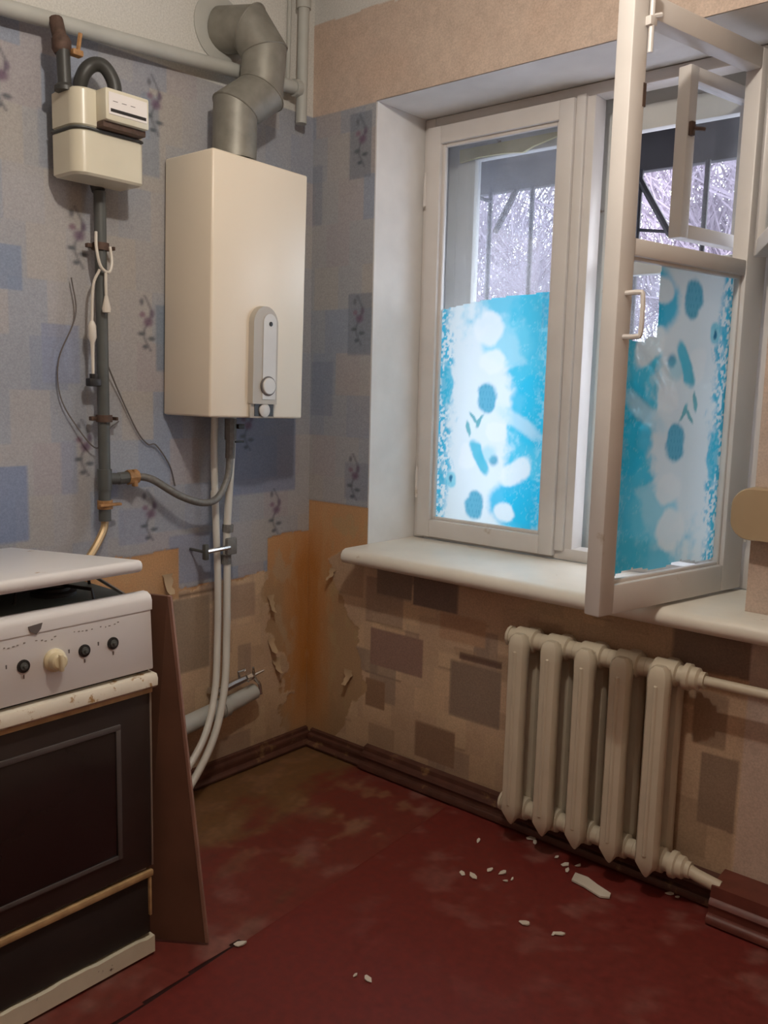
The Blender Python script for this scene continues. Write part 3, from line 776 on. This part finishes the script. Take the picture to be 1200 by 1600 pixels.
cb = MB().box((.150, -.945, 2.003), (.205, -.815, 2.082), .005, 2).build('counter_box', M_meter, gm)
MB().box((.2045, -.937, 2.018), (.2065, -.822, 2.072), .0005, 1).build('counter_face', M_meterface, cb)
MB().box((.2062, -.932, 2.024), (.2072, -.826, 2.032)).build('digit_window', M_black, cb)
for i in range(3): MB().box((.2062, -.925+i*.026, 2.050), (.2068, -.911+i*.026, 2.0515)).build('print_mark', M_wire, cb)
MB().box((.15, -.944, 1.988), (.19, -.816, 2.004), .002).build('counter_bracket', M_rust, gm)
MB().lathe((.105, -1.0, 2.073), (0, 0, 1), [(.026, 0), (.026, .010), (.019, .018)], 16).tube([(.105, -1.0, 2.085), (.10, -1.0, 2.20)], .017, 12).build('inlet_pipe', M_blackpipe, gm)
vlv = MB().lathe((.095, -1.0, 2.165), (0, 0, 1), [(.018, 0), (.024, .01), (.024, .035), (.018, .045)], 12).tube([(.09, -1.0, 2.20), (.07, -1.0, 2.255)], .018, 12).build('inlet_valve', M_rust, gm)
MB().box((.10, -.985, 2.165), (.125, -.955, 2.18), .003).tube([(.11, -.965, 2.17), (.11, -.955, 2.225)], .006, 6).build('valve_lever', M_yellowtape, vlv)
MB().tube(curve([(.12, -.865, 2.075), (.12, -.866, 2.125), (.105, -.885, 2.165), (.085, -.91, 2.165), (.07, -.93, 2.13), (.04, -.925, 2.06), (.030, -.90, 1.98), (.03, -.875, 1.9), (.04, -.868, 1.86)], 6), .0185, 12).build('outlet_bend', M_blackpipe, gm)
MB().tube([(.11, -.81, 2.0), (.11, -.795, 2.0)], .008, 8).build('seal_plug', M_black, gm)

# gas riser
gp = thing('gas_pipe', 'dark grey vertical gas pipe with rusty clamps below the meter', 'gas pipe', (.045, -.868, .96))
MB().tube([(.045, -.868, 1.858), (.045, -.870, 1.03)], .0165, 14).build('pipe_run', M_gaspipe, gp)
MB().tube([(.045, -.870, 1.09), (.045, -.870, 1.03)], .0205, 14).tube([(.045, -.870, 1.062), (.045, -.825, 1.060)], .0165, 12).build('tee_fitting', M_gaspipe, gp)
MB().tube([(.045, -.871, 1.03), (.045, -.872, .94)], .0175, 14).build('stub', M_gaspipe, gp)
for z in (1.71, 1.235):
    MB().tube([(.045, -.868, z-.010), (.045, -.868, z+.010)], .023, 14).box((.02, -.835, z-.006), (.055, -.838+.01, z+.004), .001).tube([(.003, -.868, z), (.03, -.868, z)], .005, 6).box((.03, -.908, z-.006), (.045, -.888, z+.006), .002).build('pipe_clamp', M_rust, gp)
MB().tube([(.045, -.871, .975), (.045, -.871, 1.0)], .0225, 8).box((.055, -.90, .984), (.07, -.83, .992), .002).build('lower_valve', M_yellowtape, gp)
MB().tube(curve([(.045, -.872, .945), (.047, -.878, .915), (.06, -.915, .868), (.075, -.965, .82), (.08, -1.02, .76)], 6), .011, 10).build('stove_hose', M_brass, gp)

gh = thing('gas_hose', 'sagging braided grey hose from gas pipe to water heater', 'hose', (.06, -.6, .97))
MB().tube([(.045, -.826, 1.060), (.048, -.795, 1.062)], .018, 8).build('coupling_nut', M_gaspipe, gh)
MB().tube([(.048, -.797, 1.062), (.048, -.765, 1.063)], .022, 8).box((.05, -.785, 1.035), (.066, -.772, 1.085), .002).build('taped_valve', M_yellowtape, gh)
hp = curve([(.048, -.766, 1.063), (.062, -.72, 1.052), (.085, -.64, 1.000), (.098, -.56, .972), (.098, -.50, .985), (.09, -.455, 1.045), (.085, -.442, 1.11)], 8)
MB().tube(hp, .0115, 12).build('braided_hose', M_hose, gh)
MB().tube([(.085, -.442, 1.105), (.085, -.440, 1.165)], .015, 8).tube([(.085, -.440, 1.165), (.085, -.439, 1.232)], .019, 8).build('end_fitting', M_hose, gh)
MB().box((.088, -.425, 1.20), (.108, -.40, 1.215), .002).build('shutoff_lever', M_black, gh)
MB().box((.09, -.43, 1.155), (.10, -.395, 1.162), .001).build('shutoff_pin', M_black, gh)

# ------------------------------------------------------------------ water pipes below the heater
def wpipe(label, pts, r, joints):
    t = thing('water_pipe', label, 'water pipe', (.06, -.45, .5), group='white water pipes under the heater')
    MB().tube(curve(pts, 8), r, 12).build('pipe_run', M_white_pl, t)
    for p, q, rr, m in joints: MB().tube([p, q], rr, 10).build('coupling', m, t)
wpipe('white plastic water pipe nearer the corner, below the heater', [(.055, -.405, 1.236), (.055, -.412, 1.10), (.055, -.430, .86), (.058, -.432, .70), (.065, -.440, .5), (.095, -.475, .34), (.125, -.545, .20), (.14, -.65, .08), (.16, -.75, .03)], .0125,
      [((.055, -.425, .885), (.055, -.427, .86), .018, M_hose), ((.055, -.434, .785), (.055, -.435, .755), .018, M_hose)])
wpipe('white plastic water pipe farther from the corner, below the heater', [(.05, -.475, 1.236), (.05, -.478, 1.10), (.05, -.470, .86), (.052, -.466, .70), (.06, -.475, .5), (.09, -.51, .34), (.125, -.58, .22), (.14, -.68, .12), (.16, -.78, .06)], .0115,
      [((.05, -.475, 1.0), (.05, -.475, .97), .014, M_white_pl)])
tv = thing('pipe_valve', 'dark bodied stop valve clamped across the white water pipes', 'valve', (.055, -.46, .80))
MB().box((.074, -.455, .79), (.090, -.415, .845), .004).build('valve_body', M_hose, tv)
MB().tube([(.086, -.445, .815), (.086, -.535, .812)], .0075, 8).build('lever', M_chrome, tv)
MB().box((.072, -.545, .785), (.090, -.53, .835), .003).tube([(.003, -.538, .81), (.075, -.538, .81)], .005, 6).build('bracket', M_gaspipe, tv)

dp = thing('drain_pipe', 'stubby white horizontal waste pipe with foil-wrapped end near floor', 'pipe', (.06, -.45, .25))
MB().tube([(.052, -.80, .215), (.052, -.605, .243), (.052, -.45, .262)], .030, 16).tube([(.052, -.452, .262), (.052, -.43, .264)], .035, 16).tube([(.052, -.43, .264), (.052, -.305, .285)], .028, 16).build('pipe_run', M_mainpipe, dp)
tp = thing('water_tap', 'crumpled chrome tap with cross handle above the waste pipe', 'tap', (.06, -.38, .33))
MB().tube([(.01, -.47, .318), (.05, -.46, .320), (.055, -.40, .335), (.06, -.34, .345)], [.012, .014, .013, .010], 8).build('tap_body', M_chrome, tp)
MB().tube([(.06, -.345, .345), (.066, -.33, .352)], .016, 8).build('tap_nut', M_chrome, tp)
for a in (20, 110, 200, 290):
    a = math.radians(a); c = Vector((.07, -.325, .352))
    MB().tube([c, c+Vector((.012, math.cos(a)*.038, math.sin(a)*.034))], [.006, .004], 6).build('handle_arm', M_chrome, tp)
MB().tube([(.055, -.375, .34), (.06, -.385, .375), (.065, -.36, .378)], .005, 6).build('wire_loop', M_chrome, tp)
MB().tube(curve([(.066, -.32, .335), (.07, -.30, .315), (.07, -.292, .275)], 4), .006, 6).build('spout', M_chrome, tp)

# ------------------------------------------------------------------ cords hanging on the gas pipe
cr = thing('power_cord', 'white cord with plug and dark socket looped over gas pipe', 'cord', (.07, -.9, 1.4))
MB().tube(curve([(.066, -.895, 1.745), (.072, -.898, 1.70), (.076, -.888, 1.652), (.074, -.862, 1.640), (.07, -.850, 1.668), (.066, -.852, 1.71)], 6), .0042, 7).build('cord_loop', M_bakelite, cr)
MB().tube(curve([(.074, -.872, 1.64), (.076, -.874, 1.60), (.074, -.872, 1.57)], 4), .0042, 7).build('cord', M_bakelite, cr)
MB().lathe((.074, -.872, 1.575), (0, 0, -1), [(.005, 0), (.008, .015), (.0125, .035), (.011, .045), (.003, .046)], 10).build('plug', M_bakelite, cr)
MB().tube(curve([(.070, -.888, 1.645), (.060, -.903, 1.60), (.058, -.908, 1.50)], 5), .004, 7).build('cord', M_bakelite, cr)
MB().lathe((.058, -.908, 1.505), (0, 0, -1), [(.005, 0), (.011, .012), (.012, .045), (.006, .06), (.0045, .11), (.004, .15)], 10).build('plug', M_bakelite, cr)
MB().box((.045, -.925, 1.325), (.07, -.888, 1.348), .004).tube([(.058, -.906, 1.36), (.058, -.906, 1.345)], .012, 10).build('socket', M_black, cr)
for i, (pts, lb) in enumerate((([(.02, -.945, 1.62), (.02, -.935, 1.52), (.015, -.985, 1.40), (.015, -.985, 1.30), (.02, -.945, 1.22), (.03, -.885, 1.15), (.02, -.84, 1.20), (.012, -.80, 1.225)], 'thin grey wire looping left of the gas pipe'),
        ([(.03, -.85, 1.40), (.016, -.80, 1.31), (.012, -.74, 1.20), (.010, -.70, 1.155), (.012, -.67, 1.150), (.010, -.62, 1.085), (.010, -.60, 1.02)], 'thin grey wire trailing from gas pipe towards the heater'))):
    o = MB().tube(curve(pts, 8), .0022, 6).build('loose_wire', M_wire, None); tag(o, lb, 'wire')

# ------------------------------------------------------------------ stove
SX, SYR, SYL = .65, -1.139, -1.70
sv = thing('gas_stove', 'old white gas stove with lid ajar and dark oven door', 'stove', (.35, -1.42, 0))
MB().box((.05, SYL, .02), (SX-.03, SYR+.002, .855), .004).build('body', M_stove, sv)
MB().box((.06, SYL+.01, .8545), (SX-.025, SYR-.012, .862), .002).build('hob', M_hob, sv)
for x, y in ((.47, -1.27), (.22, -1.27), (.47, -1.56), (.22, -1.56)):
    MB().lathe((x, y, .861), (0, 0, 1), [(.05, 0), (.05, .008), (.036, .011), (.036, .018), (.01, .02)], 18).build('burner', M_dark, sv)
for x, y in ((.47, -1.27), (.47, -1.56)):
    gmb = MB().lathe((x, y, .882), (0, 0, 1), [(.034, 0), (.034, .005)], 16)
    for a in range(4):
        aa = a*PI/2+.3; gmb.tube([(x+.03*math.cos(aa), y+.03*math.sin(aa), .885), (x+.11*math.cos(aa), y+.11*math.sin(aa), .885), (x+.115*math.cos(aa), y+.115*math.sin(aa), .862)], .004, 6)
    gmb.build('pan_support', M_dark, sv)
# control panel: slightly sloped fascia with a rounded cap
px = [(SX-.032, .700), (SX+.006, .700), (SX+.008, .704), (SX+.001, .838), (SX-.032, .838)]
cpn = MB().prism(px, lambda x, z: (x, SYL, z), lambda x, z: (x, SYR, z)).build('control_panel', M_stove, sv, smooth=30)
pc = [(SX-.05, .836), (SX+.003, .836), (SX+.003, .858), (SX-.002, .868), (SX-.014, .874), (SX-.03, .874), (SX-.05, .866)]
MB().prism(pc, lambda x, z: (x, SYL, z), lambda x, z: (x, SYR+.003, z)).build('panel_cap', M_stove, sv, smooth=50)
em = [(-1.427, .852), (-1.397, .855), (-1.401, .843), (-1.411, .833), (-1.424, .842)]
MB().prism(em, lambda y, z: (SX+.0025, y, z), lambda y, z: (SX+.005, y, z)).build('emblem', M_wire, sv, smooth=0)
NX = Vector((1, 0, .05)).normalized()
for y, z in ((-1.440, .774), (-1.306, .777), (-1.238, .779), (-1.51, .772), (-1.60, .770)):
    c = Vector((SX+.0035, y, z))
    kr = MB().lathe(c, NX, [(.0135, 0), (.0135, .003), (.010, .0035)], 18).build('knob_ring', M_black, sv)
    MB().lathe(c+NX*.003, NX, [(.008, 0), (.008, .003), (.0035, .0035), (.0035, .010)], 12).build('knob_shaft', M_gaspipe, kr)
    MB().box(c+Vector((.001, -.0012, -.026)), c+Vector((.0022, .0012, -.018))).build('print_mark', M_wire, kr)
    MB().box(c+Vector((-.0035, -.036, .002)), c+Vector((.0008, -.033, .010))).build('print_mark', M_wire, kr)
kc = Vector((SX+.004, -1.374, .772))
M_knob = mat('yellowed_knob', S(214, 200, 166), .4, var=.06)
kb = MB().lathe(kc, NX, [(.024, 0), (.024, .006), (.019, .010), (.017, .024), (.013, .027)], 22).build('knob', M_knob, sv)
MB().box(kc+Vector((.022, -.0045, -.018)), kc+Vector((.034, .0045, .018)), .003).build('knob_grip', M_knob, kb)
for i, y in enumerate((-1.46, -1.39, -1.31, -1.245)):
    b = MB()
    rw = random.Random(i)
    for k in range(5):
        q0 = y-.02+k*.010+rw.uniform(-.003, .003); z0 = .816+.001*i+rw.uniform(-.003, .003)
        b.box((SX+.0010, q0, z0), (SX+.0028, q0+rw.uniform(.002, .005), z0+rw.uniform(.0015, .003)))
    b.build('worn_print', M_wornprint, sv)
# oven door
M_doortrim = mat('door_trim', S(150, 138, 128), .4, .3, var=.1)
MB().box((SX-.035, SYL, .688), (SX-.01, SYR-.001, .701)).build('panel_gap', M_dark, sv)
dr = MB().box((SX-.030, SYL, .222), (SX, SYR-.003, .656), .003).build('oven_door', M_ovendoor, sv)
MB().box((SX-.001, SYL+.06, .285), (SX+.0025, -1.232, .578), .001).build('door_window', M_ovenglass, dr)
wf = MB(); 
wf.box((SX-.0005, SYL+.05, .578), (SX+.005, -1.222, .590), .001); wf.box((SX-.0005, -1.234, .275), (SX+.005, -1.222, .5785), .001); wf.box((SX-.0005, SYL+.05, .275), (SX+.005, -1.2335, .285), .001)
wf.build('window_border', mat('border_enamel', S(84, 78, 76), .35, var=.15), dr)
MB().box((SX-.002, SYR-.006, .225), (SX+.003, SYR-.0015, .655), .001).build('edge_trim', M_doortrim, dr)
hd = MB(); pf = [(SX-.025, .655), (SX+.012, .657), (SX+.020, .664), (SX+.021, .680), (SX+.016, .690), (SX-.025, .692)]
hd.prism(pf, lambda x, z: (x, SYL, z), lambda x, z: (x, SYR+.004, z)); hd.build('door_handle', M_stovehandle, sv, smooth=40, label='peeling cream door handle')
MB().box((SX-.02, SYL, .644), (SX+.006, SYR, .6555), .002).build('handle_underlip', M_rail, sv)
MB().box((SX-.03, SYL, .052), (SX-.006, SYR-.006, .196), .003).build('drawer_front', M_dark, sv)
MB().box((SX-.012, SYL, .198), (SX+.004, SYR-.002, .214), .003).build('drawer_rail', M_rail, sv)
MB().box((SX-.012, SYR-.012, .10), (SX+.001, SYR-.006, .196), .001).build('side_trim', M_rail, sv)
bsb = MB(); r_ = random.Random(4); n = 26; pts = []
for k in range(n+1):
    y = SYL+(SYR-SYL)*k/n; pts.append((y, .044+.006*(1-k/n)+r_.uniform(-.002, .003)))
bsb.prism([(SYL, .004), (SYR, .004)]+pts[::-1], lambda y, z: (SX-.035, y, z), lambda y, z: (SX+.002, y, z)); bsb.build('base_strip', M_base, sv, smooth=0)
for x in (.10, .58):
    for y in (SYL+.05, SYR-.05): MB().lathe((x, y, 0), (0, 0, 1), [(.018, 0), (.018, .01), (.01, .022)], 10).build('foot', M_dark, sv)
# lid, hinged at the wall side and propped a little open
ldv = MB(); ldv.box((-.012, SYL+.01, -.014), (.585, SYR-.018, .014), .012, 4)
tilt = math.atan2(.938-.888, .57)
Mx = Matrix.Translation((.075, 0, .888)) @ Matrix.Rotation(-tilt, 4, 'Y')
bmesh.ops.transform(ldv.bm, matrix=Mx, verts=list(ldv.bm.verts)); ldv.build('lid', M_stove, sv, smooth=40)
MB().tube([(.60, SYR-.035, .868), (.40, SYR-.035, .905)], .004, 6).build('lid_stay', M_chrome, sv)
MB().box((.052, SYL+.03, .85), (.085, SYR-.05, .885), .003).build('lid_hinge', M_stove, sv)

# brown board leaning on the stove side
bo = thing('hardboard_panel', 'brown hardboard panel leaning against the side of the stove', 'board', (.4, -1.03, 0))
def slab(P, Q, t, b):     # P, Q: bottom and top edge (pairs of xy), t thickness
    (a0, a1), (c0, c1) = P, Q
    d = Vector((a1[0]-a0[0], a1[1]-a0[1], 0)).normalized(); n = Vector((-d.y, d.x, 0))*t
    v = [Vector((*a0, .004)), Vector((*a1, .004)), Vector((*a1, .004))+n, Vector((*a0, .004))+n, Vector((*c0, .862)), Vector((*c1, .862)), Vector((*c1, .862))+n, Vector((*c0, .862))+n]
    b.add(v, [(0, 3, 2, 1), (4, 5, 6, 7), (0, 1, 5, 4), (1, 2, 6, 5), (2, 3, 7, 6), (3, 0, 4, 7)]); return b
slab(((.590, -1.128), (.714, -1.040)), ((.600, -1.128), (.664, -1.103)), .010, MB()).build('panel_sheet', M_board, bo, smooth=0)
slab(((.7145, -1.0397), (.720, -1.0358)), ((.6645, -1.1027), (.672, -1.0998)), .011, MB()).build('lit_edge', M_boardedge, bo, smooth=0)  # lighter edge colour paints in the room light catching the panel's front edge

# ------------------------------------------------------------------ cast iron radiator
ra = thing('radiator', 'cream painted five-section cast iron radiator under the sill', 'radiator', (1.21, -.085, .07))
RP, RX0, ZB0, ZT0 = .1055, 1.0, .105, .622
def section():
    b = MB()
    def column(yc, d, front):
        st = [(.066, .003, .004), (.074, .010, .009), (.108, .031, d*.5), (.14, .030, d*.5), (.35, .029, d*.5), (.58, .030, d*.5), (.615, .031, d*.5), (.637, .026, d*.42), (.648, .014, d*.25)]
        n = 10; rings = []
        for z, wx, wy in st:
            ring = []
            for j in range(n):
                a = 2*PI*(j+.5)/n; ca, sa = math.cos(a), math.sin(a)
                ring.append(b.bm.verts.new((wx*math.copysign(abs(ca)**.55, ca), yc+wy*math.copysign(abs(sa)**.7, sa), z)))
            rings.append(ring)
        for i in range(len(rings)-1):
            for j in range(n): b.bm.faces.new((rings[i][j], rings[i][(j+1) % n], rings[i+1][(j+1) % n], rings[i+1][j]))
        b.bm.faces.new(rings[0][::-1]); b.bm.faces.new(rings[-1])
    column(-.130, .046, True); column(-.042, .046, False)
    for z in (ZB0, ZT0):
        b.tube([(-.0525, -.086, z), (-.034, -.086, z), (-.030, -.086, z), (.030, -.086, z), (.034, -.086, z), (.0525, -.086, z)], [.026, .026, .034, .034, .026, .026], 14)
        b.box((-.024, -.135, z-.022), (.024, -.037, z+.022), .012, 2)
    # ridge down the front face
    b.box((-.006, -.156, .13), (.006, -.148, .60), .003, 1)
    return b
sec = section().build('section', M_rad, ra, world=False)
sec.data.transform(WM[ra].inverted() @ Matrix.Translation((RX0, 0, 0)))
for k in range(1, 5):
    c = sec.copy(); COL.objects.link(c); c.parent = ra; c.location = (RP*k, 0, 0)
XE = RX0+4*RP
for z in (ZB0, ZT0):
    MB().lathe((XE+.05, -.086, z), (1, 0, 0), [(.036, 0), (.036, .014), (.030, .018), (.030, .034), (.022, .040), (.022, .052)], 12).build('end_nut', M_rad, ra)
    MB().lathe((RX0-.052, -.086, z), (-1, 0, 0), [(.030, 0), (.030, .008), (.022, .012)], 12).build('end_plug', M_rad, ra)
hp1 = thing('heating_pipe', 'cream heating pipe leaving the radiator top towards right', 'pipe', (1.6, -.086, .62))
MB().tube([(XE+.095, -.086, ZT0), (2.0, -.084, ZT0+.002), (2.70, -.084, ZT0+.004)], .0135, 12).build('pipe_run', M_rad, hp1)
hp2 = thing('heating_pipe', 'cream heating pipe from radiator bottom dipping into the skirting', 'pipe', (1.55, -.086, .1))
MB().tube([(XE+.095, -.086, ZB0), (1.54, -.084, .097), (1.60, -.080, .086)], .0165, 12).build('pipe_run', M_rad, hp2)

# ------------------------------------------------------------------ tan rounded casing on the pier
tb = thing('wall_casing', 'tan rounded casing fixed to the pier right of the window', 'wall casing', (1.66, -.03, 1.0))
def rr(x0, x1, z0, z1, r, n=8):
    P = []
    for cx, cz, a0 in ((x1-r, z1-r, 0), (x0+r*1.0, z1-r, 90), (x0+r, z0+r, 180), (x1-r, z0+r, 270)):
        for k in range(n+1):
            a = math.radians(a0+90*k/n); P.append((cx+r*math.cos(a), cz+r*math.sin(a)))
    return P
pp = rr(1.543, 1.86, .990, 1.120, .048)
q = MB(); rings = []
for y, sc in ((-.004, .97), (-.012, 1), (-.050, 1), (-.058, .985), (-.062, .95)):
    rings.append([q.bm.verts.new((1.70+(x-1.70)*(1-(1-sc)*.45), y, 1.055+(z-1.055)*sc)) for x, z in pp])
for i in range(len(rings)-1):
    for j in range(len(pp)): q.bm.faces.new((rings[i][j], rings[i][(j+1) % len(pp)], rings[i+1][(j+1) % len(pp)], rings[i+1][j]))
q.bm.faces.new(rings[0][::-1]); q.bm.faces.new(rings[-1])
q.build('casing_shell', M_tan, tb, smooth=45)

# ------------------------------------------------------------------ paint flakes on the floor
r = random.Random(11)
fl_pts = [(1.022, -.351), (1.109, -.292), (1.142, -.101), (1.029, -.056), (1.319, -.431), (1.242, -.441), (1.059, -.881), (1.036, -.293), (1.484, -.05), (1.46, -.06), (1.10, -.31), (1.18, -.12), (1.21, -.10), (1.07, -.28), (.99, -.36), (1.33, -.42), (1.05, -.07), (.92, -.18), (1.09, -.87), (1.20, -.145), (.775, -.985)]
for i, (x, y) in enumerate(fl_pts):
    y = min(y, -.06); n = r.randint(5, 7); s0 = r.uniform(.004, .012)
    poly = [(s0*r.uniform(.6, 1.2)*math.cos(2*PI*k/n)*1.5, s0*r.uniform(.5, 1.)*math.sin(2*PI*k/n)) for k in range(n)]
    an = r.uniform(0, PI); ca, sa = math.cos(an), math.sin(an)
    b = MB().prism(poly, lambda u, v: (x+u*ca-v*sa, y+u*sa+v*ca, .001), lambda u, v: (x+u*ca-v*sa, y+u*sa+v*ca, .0035+.004*u/s0*.4))
    o = b.build('paint_flake', M_flake, None, smooth=0); tag(o, 'small pale paint flake fallen on the red floor', 'paint flake', 'paint flakes by the radiator')
b = MB().prism([(1.225, -.115), (1.235, -.155), (1.275, -.160), (1.33, -.175), (1.352, -.162), (1.346, -.142), (1.30, -.128), (1.262, -.112)], lambda x, y: (x, y-.03, .001), lambda x, y: (x, y-.03, .006))
tag(b.build('putty_scrap', M_flake, None, smooth=0), 'long pale scrap of putty lying below the radiator', 'scrap')

# ------------------------------------------------------------------ ceiling lamp
lp = thing('pendant_lamp', 'bare bulb hanging from the ceiling on a short cord', 'lamp', (LAMP_POS[0], LAMP_POS[1], RZ))
lx, ly, lz = LAMP_POS
MB().tube([(lx, ly, RZ), (lx, ly, lz+.11)], .004, 6).build('cord', M_black, lp)
MB().lathe((lx, ly, lz+.115), (0, 0, -1), [(.008, 0), (.018, .008), (.018, .05), (.014, .055)], 14).build('socket', M_black, lp)
MB().lathe((lx, ly, RZ), (0, 0, -1), [(.05, .0), (.05, .006), (.02, .03), (.006, .034)], 18).build('ceiling_rose', M_panel2, lp)
def bulb_mat():
    m = bpy.data.materials.new('lit_bulb'); m.use_nodes = True; nt = m.node_tree; N = nt.nodes; N.remove(N['Principled BSDF'])
    e = N.new('ShaderNodeEmission'); e.inputs[0].default_value = (1, .85, .66, 1); e.inputs[1].default_value = 6
    t = N.new('ShaderNodeBsdfTransparent'); a = N.new('ShaderNodeAddShader')
    nt.links.new(e.outputs[0], a.inputs[0]); nt.links.new(t.outputs[0], a.inputs[1]); nt.links.new(a.outputs[0], N['Material Output'].inputs['Surface']); return m
MB().lathe((lx, ly, lz+.065), (0, 0, -1), [(.013, 0), (.014, .02), (.024, .045), (.030, .07), (.026, .092), (.012, .104)], 18).build('bulb', bulb_mat(), lp)
ld = bpy.data.lights.new('bulb_light', 'POINT'); ld.energy = LAMP_W; ld.color = (1, .92, .82); ld.shadow_soft_size = .035
lo = bpy.data.objects.new('bulb_light', ld); COL.objects.link(lo); lo.location = (0, 0, lz-RZ); lo.parent = lp
